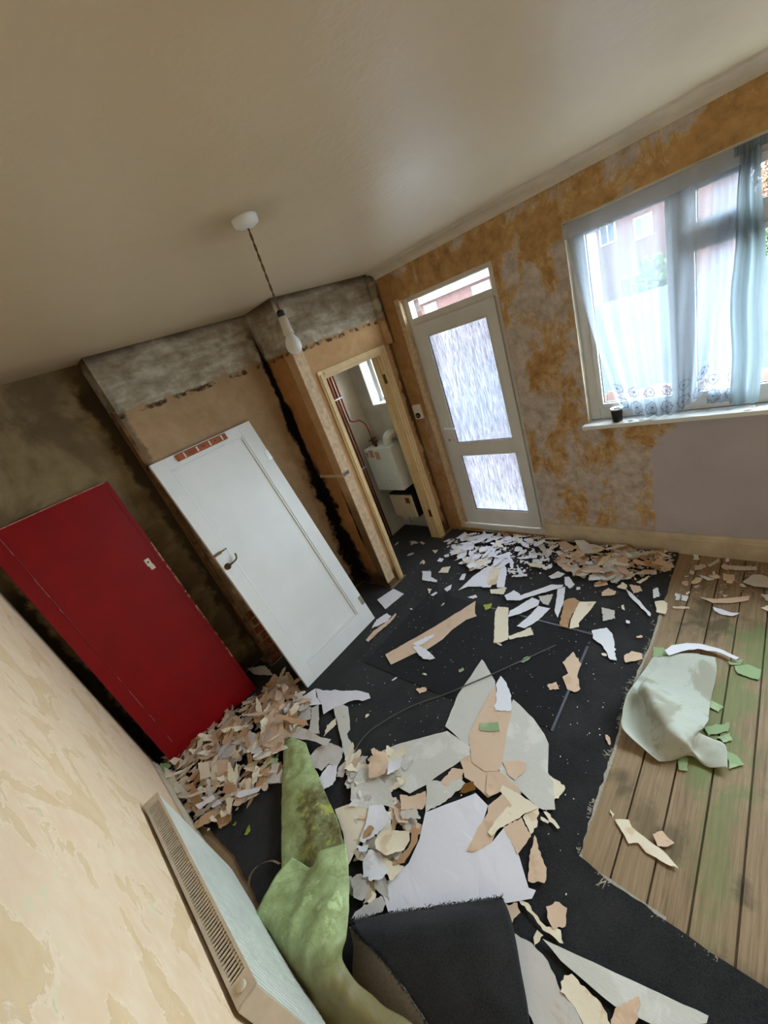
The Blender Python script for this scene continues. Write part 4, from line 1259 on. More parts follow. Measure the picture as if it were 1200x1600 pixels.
SCRAPS = [
    ('', 'long tan strip of wallpaper lying across the smooth black mat', '', 8, 6, 0.5, 15.2, [(1116,1925),(1473,1743),(1825,1587),(1706,1525),(1684,1497),(1626,1552),(1504,1597),(1403,1612),(1285,1662),(1217,1728),(1065,1823),(1094,1882)]),
    ('', 'white sliver lying on top of the long tan strip', '', 9, 5, 1.0, 18.5, [(1278,1795),(1425,1698),(1393,1686),(1317,1716),(1274,1748)]),
    ('', 'torn white scrap with ragged fingers hanging off the long tan strip', '', 9, 5, 1.0, 19.6, [(1253,1781),(1284,1734),(1269,1649),(1255,1604),(1240,1563),(1213,1589),(1201,1630),(1221,1697),(1240,1744)]),
    ('', 'white rectangular paper near the foot of the cupboard doorway', '', 9, 4, 0.3, 15.2, [(1561,2423),(1731,2371),(1705,2223),(1493,2262)]),
    ('', 'small white scrap beside the lower corner of the white door', '', 9, 5, 1.0, 17.4, [(1359,2248),(1457,2214),(1444,2150),(1391,2143),(1329,2180),(1274,2217)]),
    ('', 'narrow tan strip beside the lower corner of the white door', '', 8, 5, 1.0, 15.2, [(1162,2176),(1262,2186),(1393,2145),(1487,2136),(1473,2117),(1384,2112),(1261,2138),(1158,2139)]),
    ('', 'yellow-green torn scrap by the far edge of the smooth mat', '', 5, 5, 1.0, 15.2, [(1803,1510),(1841,1457),(1799,1445),(1759,1466)]),
    ('', 'tiny green chip on the smooth mat', '', 3, 3, 1.0, 15.2, [(1228,1370),(1254,1356),(1238,1337),(1212,1352)]),
    ('', 'small cream wallpaper scrap on the carpet before the cupboard doorway', 'loose scraps before the cupboard', 1, 3, 1.0, 15.2, [(1829,2056),(1840,2020),(1777,2000)]),
    ('', 'small white wallpaper scrap on the carpet before the cupboard doorway', 'loose scraps before the cupboard', 9, 3, 1.0, 15.2, [(1766,1986),(1819,1962),(1811,1939),(1769,1952)]),
    ('', 'small white wallpaper scrap on the carpet before the cupboard doorway', 'loose scraps before the cupboard', 9, 3, 1.0, 15.2, [(1839,1669),(1890,1624),(1870,1597),(1842,1618)]),
    ('', 'small cream wallpaper scrap on the carpet before the cupboard doorway', 'loose scraps before the cupboard', 1, 4, 1.0, 15.2, [(2043,2090),(2120,2095),(2153,2030),(2067,2002)]),
    ('', 'small white wallpaper scrap on the carpet before the cupboard doorway', 'loose scraps before the cupboard', 9, 4, 1.0, 15.2, [(2191,2204),(2240,2213),(2235,2161),(2187,2152)]),
    ('', 'small white wallpaper scrap on the carpet before the cupboard doorway', 'loose scraps before the cupboard', 9, 4, 1.0, 15.2, [(2006,1848),(2081,1868),(2097,1835),(2017,1808)]),
    ('', 'small white wallpaper scrap on the carpet before the cupboard doorway', 'loose scraps before the cupboard', 9, 4, 1.0, 15.2, [(1873,1913),(1939,1881),(1876,1856),(1845,1868)]),
    ('', 'small white wallpaper scrap on the carpet before the cupboard doorway', 'loose scraps before the cupboard', 9, 4, 1.0, 15.2, [(2028,2261),(2038,2164),(1972,2123),(1951,2038),(1925,2026),(1911,2174)]),
    ('', 'small cream wallpaper scrap on the carpet before the cupboard doorway', 'loose scraps before the cupboard', 1, 4, 1.0, 15.2, [(2230,2045),(2330,2009),(2309,1990),(2253,2018)]),
    ('', 'small cream wallpaper scrap on the carpet before the cupboard doorway', 'loose scraps before the cupboard', 1, 4, 1.0, 15.2, [(2329,2364),(2352,2302),(2290,2298)]),
    ('', 'small cream wallpaper scrap on the carpet before the cupboard doorway', 'loose scraps before the cupboard', 1, 4, 1.0, 15.2, [(2169,2366),(2167,2338),(2132,2306),(2111,2323)]),
    ('', 'small white wallpaper scrap on the carpet before the cupboard doorway', 'loose scraps before the cupboard', 9, 4, 1.0, 15.2, [(2280,2190),(2322,2157),(2277,2128),(2261,2159)]),
    ('', 'wide bluish-white strip splayed at the front of the litter by the back door', '', 9, 5, 0.5, 15.2, [(1885,1784),(2089,1758),(2221,1709),(2243,1681),(1989,1622),(1956,1731)]),
    ('', 'broad white strip pointing from the back door litter to the mat', '', 9, 5, 0.4, 19.6, [(2220,1688),(2285,1642),(2293,1579),(2232,1530),(2024,1447),(2007,1501),(2110,1563),(1993,1548),(1973,1613)]),
    ('', 'cream-edged strip lying along the broad white strip', '', 1, 4, 0.4, 22.9, [(2038,1609),(2256,1676),(2283,1602),(2036,1524),(2008,1574)]),
    ('', 'cream block at the near end of the broad white strip', '', 1, 5, 1.0, 15.2, [(1974,1544),(2033,1435),(1955,1419),(1936,1519)]),
    ('', 'fanned cream and tan scrap crossing the white strips', '', 1, 8, 1.0, 21.8, [(2238,1912),(2358,1740),(2335,1708),(2199,1757),(2126,1808)]),
    ('', 'flat white scrap above the fanned cream scrap', '', 9, 5, 1.0, 17.4, [(2309,1978),(2328,1830),(2288,1797),(2260,1910)]),
    ('', 'crumpled white piece at the head of the broad white strip', '', 9, 8, 1.0, 24.0, [(2366,1693),(2464,1612),(2341,1544),(2295,1579),(2277,1677)]),
    ('', 'curled white piece with cream edge by the door threshold corner', '', 9, 12, 1.0, 24.0, [(2393,2091),(2505,2065),(2504,1983),(2424,1948),(2384,2015)]),
    ('', 'pale blue-white piece flat under the back door sill', '', 9, 6, 1.0, 19.6, [(2622,2063),(2671,1997),(2701,1877),(2628,1883),(2576,2013)]),
    ('', 'white piece leaning by the cupboard frame foot', '', 9, 8, 1.0, 21.8, [(2551,2228),(2673,2190),(2635,2130),(2555,2156)]),
    ('', 'brown pointed scrap standing against the door threshold', '', 0, 14, 1.0, 21.8, [(2717,1819),(2790,1822),(2667,1699),(2656,1757)]),
    ('', 'longest white strip in the crossed strips before the mat', '', 9, 6, 0.5, 19.6, [(1964,1310),(2155,1140),(2170,1061),(2144,1062),(1991,1227),(1922,1285)]),
    ('', 'white lump at the left end of the crossed strips', '', 9, 6, 1.0, 21.8, [(1940,1404),(2014,1362),(1989,1304),(1920,1284),(1900,1367)]),
    ('', 'white strip with dark shadow below it among the crossed strips', '', 9, 6, 0.5, 21.8, [(1745,1281),(1802,1297),(1978,1209),(1964,1150),(1919,1142),(1795,1228)]),
    ('', 'curved white strip pointing at the smooth mat edge', '', 9, 6, 0.5, 15.2, [(1694,1198),(1795,1165),(1919,1143),(1923,1063),(1792,1092),(1694,1141)]),
    ('', 'upright white strip closing the crossed strips on the right', '', 9, 6, 0.5, 17.4, [(1903,1025),(2123,1086),(2160,1047),(2003,1002),(1851,986)]),
    ('', 'grey-brown scrap in the middle of the crossed strips', '', 4, 6, 1.0, 24.0, [(2002,1176),(2047,1088),(1939,1077),(1940,1119)]),
    ('', 'cream block with a brown edge standing nearest the long tan strip', '', 1, 6, 0.7, 15.2, [(1508,1273),(1760,1392),(1822,1401),(1839,1327),(1567,1197),(1526,1229)]),
    ('', 'narrow cream strip beside the cream block on the mat', '', 1, 5, 1.0, 15.2, [(1588,1212),(1714,1109),(1660,1067),(1609,1144),(1570,1188)]),
    ('', 'small white scrap at the top of the upright white strip', '', 9, 5, 1.0, 19.6, [(2244,1076),(2268,1053),(2197,999),(2143,1011),(2195,1064)]),
    ('', 'brown-faced half of a folded wallpaper piece on the mat corner', '', 0, 10, 1.0, 17.4, [(1789,953),(2013,1000),(2063,950),(2043,911),(1864,915),(1787,897)]),
    ('', 'large cream pointed piece beside the brown-faced fold', '', 1, 8, 0.4, 15.2, [(2043,919),(2071,817),(1970,833),(1852,857),(1822,844),(1786,889),(1868,909)]),
    ('', 'greenish-grey square scrap right of the folded cream piece', '', 4, 5, 1.0, 15.2, [(2028,775),(2030,698),(1963,685),(1915,736)]),
    ('', 'thin white strip trailing from the litter towards the boards', '', 9, 6, 1.0, 17.4, [(2247,690),(2209,645),(2141,581),(2058,514),(2035,513),(2105,580),(2180,653)]),
    ('', 'tan scrap with a black gap below the litter', '', 8, 6, 1.0, 17.4, [(2168,814),(2223,790),(2200,734),(2166,737),(2131,803)]),
    ('', 'white curled sheet propped near the skirting board', '', 9, 18, 0.5, 39.4, [(2675,1150),(2705,1092),(2656,1021),(2547,970),(2528,1018),(2590,1084)]),
    ('', 'tan bowl-shaped scrap beside the white curled sheet', '', 8, 18, 0.6, 32.8, [(2667,1290),(2680,1223),(2610,1120),(2555,1130),(2574,1205)]),
    ('', 'grey curled rim below the tan bowl-shaped scrap', '', 4, 12, 0.6, 21.8, [(2568,1220),(2557,1152),(2589,1086),(2578,1054),(2517,1100),(2516,1177)]),
    ('', 'broad tan piece at the carpet corner by the skirting', '', 8, 10, 1.0, 21.8, [(2516,615),(2598,587),(2573,503),(2537,477),(2471,514),(2490,574)]),
    ('', 'white jagged scrap left of the tan litter', '', 9, 5, 1.0, 17.4, [(2236,1195),(2312,1152),(2295,1095),(2252,1112),(2214,1163)]),
    ('', 'lilac-grey flat piece in the middle of the tan litter', '', 4, 6, 1.0, 26.2, [(2602,844),(2607,719),(2566,694),(2518,794)]),
    ('', 'grey-white pointed piece at the front of the tan litter', '', 9, 6, 1.0, 19.6, [(2313,937),(2399,903),(2383,849),(2294,849),(2259,921)]),
    ('', 'small white scrap fronting the tan litter by the skirting', 'scraps along the skirting board', 9, 5, 1.0, 17.4, [(2320,1035),(2383,1003),(2349,957),(2309,962)]),
    ('', 'small grey scrap fronting the tan litter by the skirting', 'scraps along the skirting board', 4, 5, 1.0, 17.4, [(2372,846),(2336,765),(2284,748),(2286,791)]),
    ('', 'small white scrap fronting the tan litter by the skirting', 'scraps along the skirting board', 9, 5, 1.0, 17.4, [(2259,1087),(2273,1064),(2196,994),(2150,1005),(2179,1054)]),
    ('', 'small white scrap fronting the tan litter by the skirting', 'scraps along the skirting board', 9, 5, 1.0, 17.4, [(2173,978),(2186,957),(2162,945),(2147,970)]),
    ('', 'small white scrap fronting the tan litter by the skirting', 'scraps along the skirting board', 9, 5, 1.0, 17.4, [(2455,648),(2442,615),(2423,608),(2435,640)]),
    ('', 'small white scrap fronting the tan litter by the skirting', 'scraps along the skirting board', 9, 5, 1.0, 17.4, [(2454,596),(2477,565),(2443,558),(2423,583)]),
    ('', 'small cream scrap fronting the tan litter by the skirting', 'scraps along the skirting board', 1, 5, 1.0, 17.4, [(2245,742),(2305,726),(2287,692),(2235,687)]),
    ('', 'small tan scrap fronting the tan litter by the skirting', 'scraps along the skirting board', 8, 5, 1.0, 17.4, [(2231,880),(2286,815),(2255,799),(2207,865)]),
    ('', 'small cream scrap fronting the tan litter by the skirting', 'scraps along the skirting board', 1, 5, 1.0, 17.4, [(2327,650),(2410,602),(2408,583),(2320,626)]),
    ('', 'small cream scrap fronting the tan litter by the skirting', 'scraps along the skirting board', 1, 5, 1.0, 17.4, [(2084,676),(2094,664),(2046,646),(2051,664)]),
    ('', 'small white scrap fronting the tan litter by the skirting', 'scraps along the skirting board', 9, 5, 1.0, 17.4, [(1966,623),(1967,606),(1945,598),(1945,618)]),
    ('', 'small tan scrap fronting the tan litter by the skirting', 'scraps along the skirting board', 8, 5, 1.0, 17.4, [(2291,678),(2295,621),(2250,597),(2211,638)]),
    ('', 'long tan curved strip across the boards below the skirting', '', 8, 9, 0.6, 3.7, [(2289,315),(2304,238),(2350,158),(2378,101),(2339,103),(2293,172),(2261,253)]),
    ('', 'white curved strip on the boards under the long tan strip', '', 9, 8, 0.6, 3.7, [(2229,249),(2228,212),(2211,169),(2216,130),(2184,158),(2184,207),(2201,237)]),
    ('', 'tan square scrap on the boards near the skirting', '', 8, 5, 1.0, 3.7, [(2553,234),(2557,179),(2495,174),(2485,227)]),
    ('', 'long grey strip on the boards against the skirting', '', 4, 6, 1.0, 3.7, [(2642,237),(2652,152),(2664,86),(2625,88),(2600,203)]),
    ('', 'large torn grey-pink piece on the boards at the far right', '', 4, 8, 1.0, 5.9, [(2492,141),(2576,100),(2587,63),(2557,21),(2469,18),(2465,93)]),
    ('', 'thin white sliver on the boards beside the carpet corner', '', 9, 5, 1.0, 3.7, [(2513,359),(2508,316),(2484,267),(2465,295)]),
    ('', 'small white scrap on the bare boards near the skirting', 'scraps on the boards by the skirting', 9, 4, 1.0, 3.7, [(2727,404),(2728,376),(2669,366),(2662,393)]),
    ('', 'small grey scrap on the bare boards near the skirting', 'scraps on the boards by the skirting', 4, 4, 1.0, 3.7, [(2582,379),(2614,345),(2570,337),(2550,369)]),
    ('', 'small tan scrap on the bare boards near the skirting', 'scraps on the boards by the skirting', 8, 4, 1.0, 3.7, [(2176,429),(2198,352),(2182,348),(2159,423)]),
    ('', 'small white scrap on the bare boards near the skirting', 'scraps on the boards by the skirting', 9, 4, 1.0, 3.7, [(2300,436),(2300,406),(2239,405),(2233,422)]),
    ('', 'small white scrap on the bare boards near the skirting', 'scraps on the boards by the skirting', 9, 4, 1.0, 3.7, [(2290,402),(2292,366),(2239,374),(2242,395)]),
    ('', 'small grey scrap on the bare boards near the skirting', 'scraps on the boards by the skirting', 4, 4, 1.0, 3.7, [(2401,58),(2423,20),(2341,17)]),
    ('', 'small cream scrap on the bare boards near the skirting', 'scraps on the boards by the skirting', 1, 4, 1.0, 3.7, [(2292,53),(2332,16),(2271,14)]),
    ('', 'small grey scrap on the bare boards near the skirting', 'scraps on the boards by the skirting', 4, 4, 1.0, 3.7, [(2358,224),(2358,191),(2329,207)]),
    ('', 'small grey scrap on the bare boards near the skirting', 'scraps on the boards by the skirting', 4, 4, 1.0, 3.7, [(2621,319),(2704,269),(2681,264),(2608,301)]),
    ('', 'small grey scrap on the bare boards near the skirting', 'scraps on the boards by the skirting', 4, 4, 1.0, 3.7, [(2554,397),(2537,373),(2503,374),(2508,396)]),
    ('', 'small white scrap on the bare boards near the skirting', 'scraps on the boards by the skirting', 9, 4, 1.0, 3.7, [(2724,234),(2705,217),(2681,220),(2682,236)]),
    ('', 'cream scrap with an orange centre at the carpet edge', '', 1, 5, 1.0, 15.2, [(2178,517),(2201,478),(2179,452),(2084,446),(2086,494)]),
    ('', 'white oblong scrap just behind the orange-centred scrap', '', 9, 4, 1.0, 15.2, [(2283,548),(2311,528),(2234,503),(2204,530)]),
    ('', 'pale grey lining sheet with a pointed top in mid floor', '', 6, 5, 0.4, 14.1, [(870,1237),(1073,1280),(1355,1274),(1344,1251),(1247,1126),(1203,1104),(1113,1110),(1007,1090),(909,1057),(833,1068)]),
    ('', 'large pale grey lining sheet with a rounded right side', '', 6, 6, 0.4, 15.2, [(1183,983),(1171,943),(1127,844),(1073,766),(1037,731),(909,685),(881,650),(781,604),(755,646),(753,666),(800,871),(871,919),(1023,969)]),
    ('', 'pale grey lining sheet pointing left towards the green vinyl', '', 6, 6, 0.4, 15.6, [(582,1472),(671,1401),(852,1212),(838,1059),(801,1037),(619,1131),(566,1154),(494,1200),(480,1310),(475,1411)]),
    ('', 'pale jagged lining piece between the big white sheet and grey sheet', '', 6, 5, 1.0, 17.4, [(588,1170),(617,1100),(681,1014),(674,982),(530,1041),(469,1082),(538,1126)]),
    ('', 'leaf-shaped tan sheet on the pale grey lining', '', 8, 5, 0.4, 18.3, [(1224,1110),(1182,1085),(1079,1039),(1113,957),(997,929),(866,887),(803,878),(767,936),(772,1006),(869,1084),(921,1099),(1011,1106),(1124,1115)]),
    ('', 'white ragged tip above the leaf-shaped tan sheet', '', 9, 4, 1.2, 20.5, [(1290,1112),(1268,1070),(1196,999),(1109,961),(1074,1036),(1196,1088),(1226,1110)]),
    ('', 'green rectangular chip lying on the tan sheet', '', 3, 3, 0.5, 22.2, [(970,1074),(1023,991),(981,960),(949,1020),(938,1053)]),
    ('', 'tan crosspiece under the leaf-shaped tan sheet', '', 8, 5, 1.0, 16.7, [(767,1088),(811,1086),(813,1044),(773,993),(777,942),(806,886),(782,766),(764,747),(734,825),(674,867),(683,910),(697,969),(695,1005),(729,1036)]),
    ('', 'tan arm pointing left below the pale sheets', '', 8, 4, 1.0, 16.3, [(616,1096),(705,1078),(727,1028),(686,1010),(614,1056)]),
    ('', 'tan torn chip on the rounded pale sheet', '', 8, 5, 1.0, 17.8, [(852,884),(902,802),(896,779),(854,775),(802,795),(807,824),(831,858)]),
    ('', 'small tan tongue under the leaf-shaped tan sheet', '', 8, 5, 1.0, 20.0, [(765,915),(781,892),(751,864),(703,845),(681,861),(689,887)]),
    ('', 'cream bent strip over the large white sheet', '', 1, 5, 0.6, 23.1, [(753,833),(757,742),(753,685),(750,663),(712,690),(633,740),(595,766),(548,781),(553,801),(608,795),(702,768),(726,832)]),
    ('', 'long tan tongue pointing down over the large white sheet', '', 8, 5, 0.6, 21.4, [(645,850),(722,818),(700,761),(585,773),(530,772),(460,819),(448,844),(528,846),(620,837)]),
    ('', 'tan piece at the right edge of the large white sheet', '', 8, 5, 1.0, 20.9, [(607,756),(679,708),(636,647),(552,666),(572,701)]),
    ('', 'cream piece below the rounded pale sheet', '', 1, 5, 1.0, 18.7, [(683,704),(752,697),(752,662),(681,641),(645,651)]),
    ('', 'tan strip hanging down right of the large white sheet', '', 8, 5, 1.0, 16.3, [(649,638),(598,592),(574,560),(525,549),(498,601),(573,629)]),
    ('', 'cream ear sticking out right of the rounded pale sheet', '', 1, 5, 1.0, 13.7, [(902,688),(899,627),(884,599),(852,605),(814,622),(866,658)]),
    ('', 'thin pale splinter right of the cream piece', '', 1, 5, 1.0, 15.2, [(751,644),(755,615),(728,565),(719,572),(736,618)]),
    ('', 'short pale curl beside the thin splinter', '', 1, 6, 1.0, 17.4, [(726,644),(726,606),(716,610),(715,640)]),
    ('', 'tan ragged scrap at the near corner of the smooth mat', '', 8, 5, 1.0, 15.6, [(1523,839),(1621,812),(1555,745),(1485,742),(1394,700),(1363,720),(1366,758),(1429,806),(1465,786)]),
    ('', 'small tan scrap left of the ragged tan scrap', '', 8, 4, 1.0, 15.2, [(1353,857),(1386,823),(1349,793),(1322,838)]),
    ('', 'small tan scrap between the white door and the pale sheets', '', 8, 4, 1.0, 15.2, [(988,1540),(1030,1494),(1012,1471),(971,1498)]),
    ('', 'green sliver on the mat beside the wire', '', 3, 3, 1.0, 15.2, [(1435,1060),(1484,1039),(1491,1014),(1437,1033)]),
    ('', 'large bright white paper sheet in the foreground', '', 7, 8, 0.15, 19.6, [(468,1081),(661,922),(645,851),(491,825),(537,771),(610,752),(551,661),(479,590),(487,565),(457,567),(383,650),(100,994),(145,1082),(275,1032),(370,1043)]),
    ('', 'small rusty brown torn flap above the large white sheet', '', 2, 4, 1.0, 22.2, [(619,988),(667,990),(699,956),(673,928),(649,953)]),
    ('', 'white torn sheet by the near corner of the white door', '', 7, 8, 1.0, 24.0, [(665,2206),(679,2136),(726,2059),(746,1989),(792,1905),(815,1802),(794,1766),(754,1803),(732,1864),(675,1910),(623,1952),(557,1982),(599,2051),(623,2129)]),
    ('', 'long pale strip with a green smear', '', 6, 7, 0.7, 19.6, [(625,1957),(673,1911),(678,1868),(653,1836),(577,1739),(547,1738),(510,1645),(480,1577),(417,1504),(379,1521),(420,1600),(477,1705),(552,1830)]),
    ('', 'green smear scrap on the long pale strip', '', 3, 3, 1.0, 22.2, [(614,1915),(657,1849),(628,1839),(608,1839),(604,1887)]),
    ('', 'grey-white band above the top of the green vinyl', '', 4, 7, 0.6, 48.2, [(326,2120),(386,2131),(426,1979),(438,1858),(465,1780),(421,1775),(389,1907),(333,2042)]),
    ('', 'grey crumpled piece right of the green vinyl', '', 4, 10, 1.0, 21.8, [(328,1841),(377,1843),(449,1805),(469,1685),(433,1656),(380,1644),(365,1704),(317,1707),(302,1790)]),
    ('', 'white forked piece right of the green vinyl', '', 9, 10, 1.0, 24.0, [(257,1686),(305,1691),(356,1693),(387,1641),(337,1604),(301,1590),(254,1618)]),
    ('', 'small grey piece beside the white forked piece', '', 4, 6, 1.0, 19.6, [(341,1602),(387,1634),(427,1622),(429,1606),(361,1568)]),
    ('', 'white curled piece with brown inside at the heap top', '', 9, 14, 1.0, 32.8, [(524,2248),(659,2193),(615,2131),(602,2048),(550,2116),(532,2206)]),
    ('', 'flat brown piece at the white door foot', '', 0, 8, 1.0, 19.6, [(557,2553),(636,2474),(589,2281),(502,2323),(480,2405)]),
    ('', 'grey folded piece in the heap below the white door', '', 4, 12, 1.0, 30.6, [(409,2259),(517,2240),(549,2104),(488,2025),(441,2084),(404,2185)]),
    ('', 'grey upright strip in the heap below the white door', '', 4, 8, 1.0, 37.2, [(542,2090),(584,2059),(452,1889),(414,1959),(468,2006)]),
    ('', 'cream sliver left of the long pale strip', '', 1, 6, 1.0, 17.4, [(457,1865),(520,1907),(585,1891),(557,1853),(505,1862)]),
    ('', 'large tan piece with a pink grain above the green vinyl', '', 8, 12, 1.0, 57.4, [(339,2357),(385,2194),(290,2037),(253,2013),(207,2036),(181,2081),(208,2186),(274,2297)]),
    ('', 'tan piece between the red door and the white door', '', 8, 8, 1.0, 46.4, [(332,2548),(432,2521),(528,2554),(607,2559),(511,2360),(408,2258),(351,2370),(262,2371),(288,2452)]),
    ('', 'tan piece with holes at the red door edge', '', 8, 6, 1.0, 46.4, [(55,2614),(186,2610),(225,2573),(222,2502),(176,2442),(106,2450),(49,2520)]),
    ('', 'green patch on the holed tan piece', '', 3, 3, 1.0, 49.0, [(77,2569),(120,2552),(143,2483),(108,2487)]),
    ('', 'pink sliver touching the red door edge', '', 8, 4, 1.0, 48.6, [(233,2605),(312,2583),(319,2549),(275,2553)]),
    ('', 'cream upright rectangle in the heap below the red door', '', 1, 8, 0.5, 77.2, [(-104,2455),(-62,2405),(-89,2270),(-142,2332)]),
    ('', 'smooth tan piece beside the cream upright rectangle', '', 8, 7, 1.0, 61.8, [(-65,2363),(-17,2358),(27,2289),(-13,2191),(-65,2253)]),
    ('', 'grey-tan flat piece under the red door edge', '', 4, 7, 1.0, 53.0, [(-67,2526),(50,2476),(104,2347),(71,2282),(-2,2365)]),
    ('', 'grey strip right of the grey-tan flat piece', '', 4, 7, 1.0, 55.2, [(135,2319),(209,2352),(222,2292),(146,2206),(102,2239)]),
    ('', 'white flag-shaped scrap on the heap tip', '', 9, 10, 1.0, 61.8, [(-56,2026),(-34,2037),(63,1936),(37,1920),(-46,1999)]),
    ('', 'tan backing below the white flag-shaped scrap', '', 8, 8, 1.0, 50.8, [(-91,2014),(-56,2037),(38,1918),(-76,1984)]),
    ('', 'brown folded piece in the heap front', '', 0, 14, 1.0, 68.4, [(-97,2123),(-58,2156),(-24,2112),(-35,2044),(-70,2067)]),
    ('', 'narrow cream tongue pointing down from the heap', '', 1, 8, 1.0, 50.8, [(-95,2101),(-68,2045),(-123,1979),(-131,2002)]),
    ('', 'white boxy scrap near the radiator end of the heap', '', 9, 10, 1.0, 61.8, [(-166,2149),(-127,2119),(-123,2078),(-165,2101)]),
    ('', 'long white scrap near the radiator end of the heap', '', 9, 10, 1.0, 66.2, [(-225,2217),(-132,2170),(-135,2128),(-220,2174)]),
    ('', 'green scrap beside the green vinyl tip', '', 3, 5, 1.0, 57.4, [(139,2056),(179,2049),(213,1990),(194,1961)]),
    ('', 'green scrap in the corner below the red door', '', 3, 6, 1.0, 53.0, [(-300,2733),(-266,2765),(-229,2701),(-228,2655),(-288,2692)]),
    ('', 'olive leaf-like scrap on the carpet by the radiator', '', 5, 4, 1.0, 15.2, [(-126,1848),(-83,1865),(-94,1832),(-116,1832)]),
    ('', 'tiny olive scrap on the carpet by the radiator', '', 5, 3, 1.0, 15.2, [(-145,1954),(-120,1953),(-133,1937)]),
    ('', 'pale scrap in the dark gap between the two leaning doors', '', 4, 8, 1.0, 48.6, [(503,2933),(594,2788),(571,2620),(496,2797)]),
    ('', 'crumpled pale strip at the pile top by the wire end', '', 6, 10, 0.8, 32.8, [(302,1438),(358,1488),(442,1511),(467,1456),(455,1304),(397,1208),(376,1279),(327,1321),(300,1402)]),
    ('', 'long cream strip along the green vinyl', '', 1, 8, 0.6, 30.6, [(228,1483),(325,1402),(345,1331),(222,1274),(109,1250),(185,1373)]),
    ('', 'white piece with a brown hole in the curled pile', '', 9, 9, 1.0, 37.2, [(341,1332),(378,1272),(349,1194),(273,1214),(209,1250),(206,1270),(276,1293)]),
    ('', 'brown oval scrap in the white holed piece', '', 0, 4, 1.0, 42.7, [(246,1276),(278,1268),(280,1240),(251,1235),(221,1259)]),
    ('', 'tan rolled scrap standing on the curled pile', '', 8, 28, 0.5, 41.6, [(470,1463),(554,1472),(580,1426),(550,1382),(484,1340),(428,1413)]),
    ('', 'white turned-up corner beside the tan rolled scrap', '', 9, 16, 1.0, 41.6, [(546,1379),(606,1320),(555,1306),(491,1339)]),
    ('', 'tan cracked piece above the curled pile', '', 8, 7, 1.0, 32.8, [(458,1229),(484,1177),(538,1126),(506,1096),(468,1095),(412,1184)]),
    ('', 'grey tongue above the cream disc', '', 4, 10, 1.0, 39.4, [(404,1174),(453,1122),(434,1074),(382,1149)]),
    ('', 'cream disc-shaped curl on top of the curled pile', '', 1, 18, 0.5, 50.4, [(247,1197),(293,1196),(328,1141),(362,1081),(336,1060),(296,1061),(233,1114),(225,1170)]),
    ('', 'brown crescent round the cream disc', '', 0, 8, 1.0, 39.4, [(387,1098),(397,1059),(348,1035),(309,1036),(262,1037),(228,1074),(257,1086),(304,1058),(344,1064)]),
    ('', 'white petal-like scrap below the cream disc', '', 9, 14, 1.3, 41.6, [(156,1194),(205,1199),(226,1146),(199,1075),(160,1086),(131,1117),(137,1140),(120,1159)]),
    ('', 'cream petal beside the big white sheet', '', 1, 8, 1.0, 37.2, [(223,1146),(234,1094),(245,1050),(253,1031),(183,1050),(197,1102)]),
    ('', 'grey petal low in the pile beside the green vinyl', '', 4, 10, 1.0, 35.0, [(83,1205),(120,1184),(140,1140),(103,1111),(66,1109),(51,1149)]),
    ('', 'tan sliver beside the grey petal', '', 8, 8, 1.0, 30.6, [(61,1106),(127,1123),(102,1091),(72,1097)]),
    ('', 'grey-brown piece by the folded carpet edge', '', 4, 7, 1.0, 28.4, [(23,1116),(124,1060),(120,1024),(94,1020),(12,1085),(-5,1115)]),
    ('', 'white lip curled up in the pile', '', 9, 10, 1.0, 43.8, [(183,1262),(219,1218),(196,1211),(175,1235)]),
    ('', 'small tan round scrap at the folded carpet edge', '', 8, 7, 1.0, 17.4, [(382,649),(417,607),(400,587),(350,605),(354,620)]),
    ('', 'cream winding strip right of the folded carpet', '', 1, 6, 1.0, 17.4, [(425,604),(439,575),(428,557),(416,499),(436,457),(409,438),(401,506),(413,537)]),
    ('', 'tan notched chip on the winding cream strip', '', 8, 5, 1.0, 19.6, [(465,519),(503,487),(502,458),(453,447),(423,477),(440,505)]),
    ('', 'small cream fold at the tip of the pale wedge', '', 1, 6, 1.0, 18.5, [(365,524),(390,521),(389,498),(340,510)]),
    ('', 'long pale grey wedge-shaped sheet at the bottom', '', 6, 5, 0.3, 15.2, [(380,498),(446,261),(499,68),(481,70),(396,167),(366,271),(365,431)]),
    ('', 'tan scrap lying on the pale wedge', '', 8, 5, 1.0, 17.8, [(320,269),(362,270),(427,223),(413,215),(357,221)]),
    ('', 'cream folded piece between the two big bottom sheets', '', 1, 9, 1.0, 21.8, [(298,407),(339,410),(356,393),(352,353),(347,305),(320,268),(273,329),(296,373)]),
    ('', 'large pale sheet with brown stains beside the folded carpet', '', 4, 9, 0.7, 17.4, [(310,593),(338,578),(349,523),(340,464),(299,407),(297,374),(270,328),(183,442),(200,478),(239,513),(284,547)]),
    ('', 'white pointed scrap just left of the boards', '', 9, 6, 1.0, 15.2, [(1821,770),(1868,703),(1824,657),(1648,592),(1641,622),(1722,681),(1761,748)]),
    ('', 'tan scrap beside the white pointed scrap', '', 8, 5, 1.0, 15.2, [(1695,568),(1743,541),(1744,495),(1707,484),(1649,549)]),
    ('', 'white arched strip above the pale vinyl', '', 9, 10, 0.7, 19.1, [(1799,400),(1851,377),(1893,321),(1910,249),(1903,184),(1874,108),(1858,119),(1881,194),(1872,270),(1834,319),(1768,377)]),
    ('', 'cream zigzag strip alone on the boards', '', 1, 6, 0.7, 3.7, [(871,402),(897,360),(878,345),(864,289),(855,239),(825,187),(818,225),(819,285),(836,314),(815,341)]),
    ('', 'tan rolled scrap beside the cream zigzag strip', '', 8, 20, 0.4, 3.7, [(889,278),(921,253),(899,212),(875,230),(860,257)]),
    ('', 'tiny cream sliver at the carpet edge above the zigzag strip', '', 1, 3, 1.0, 3.7, [(900,427),(890,409),(872,414)]),
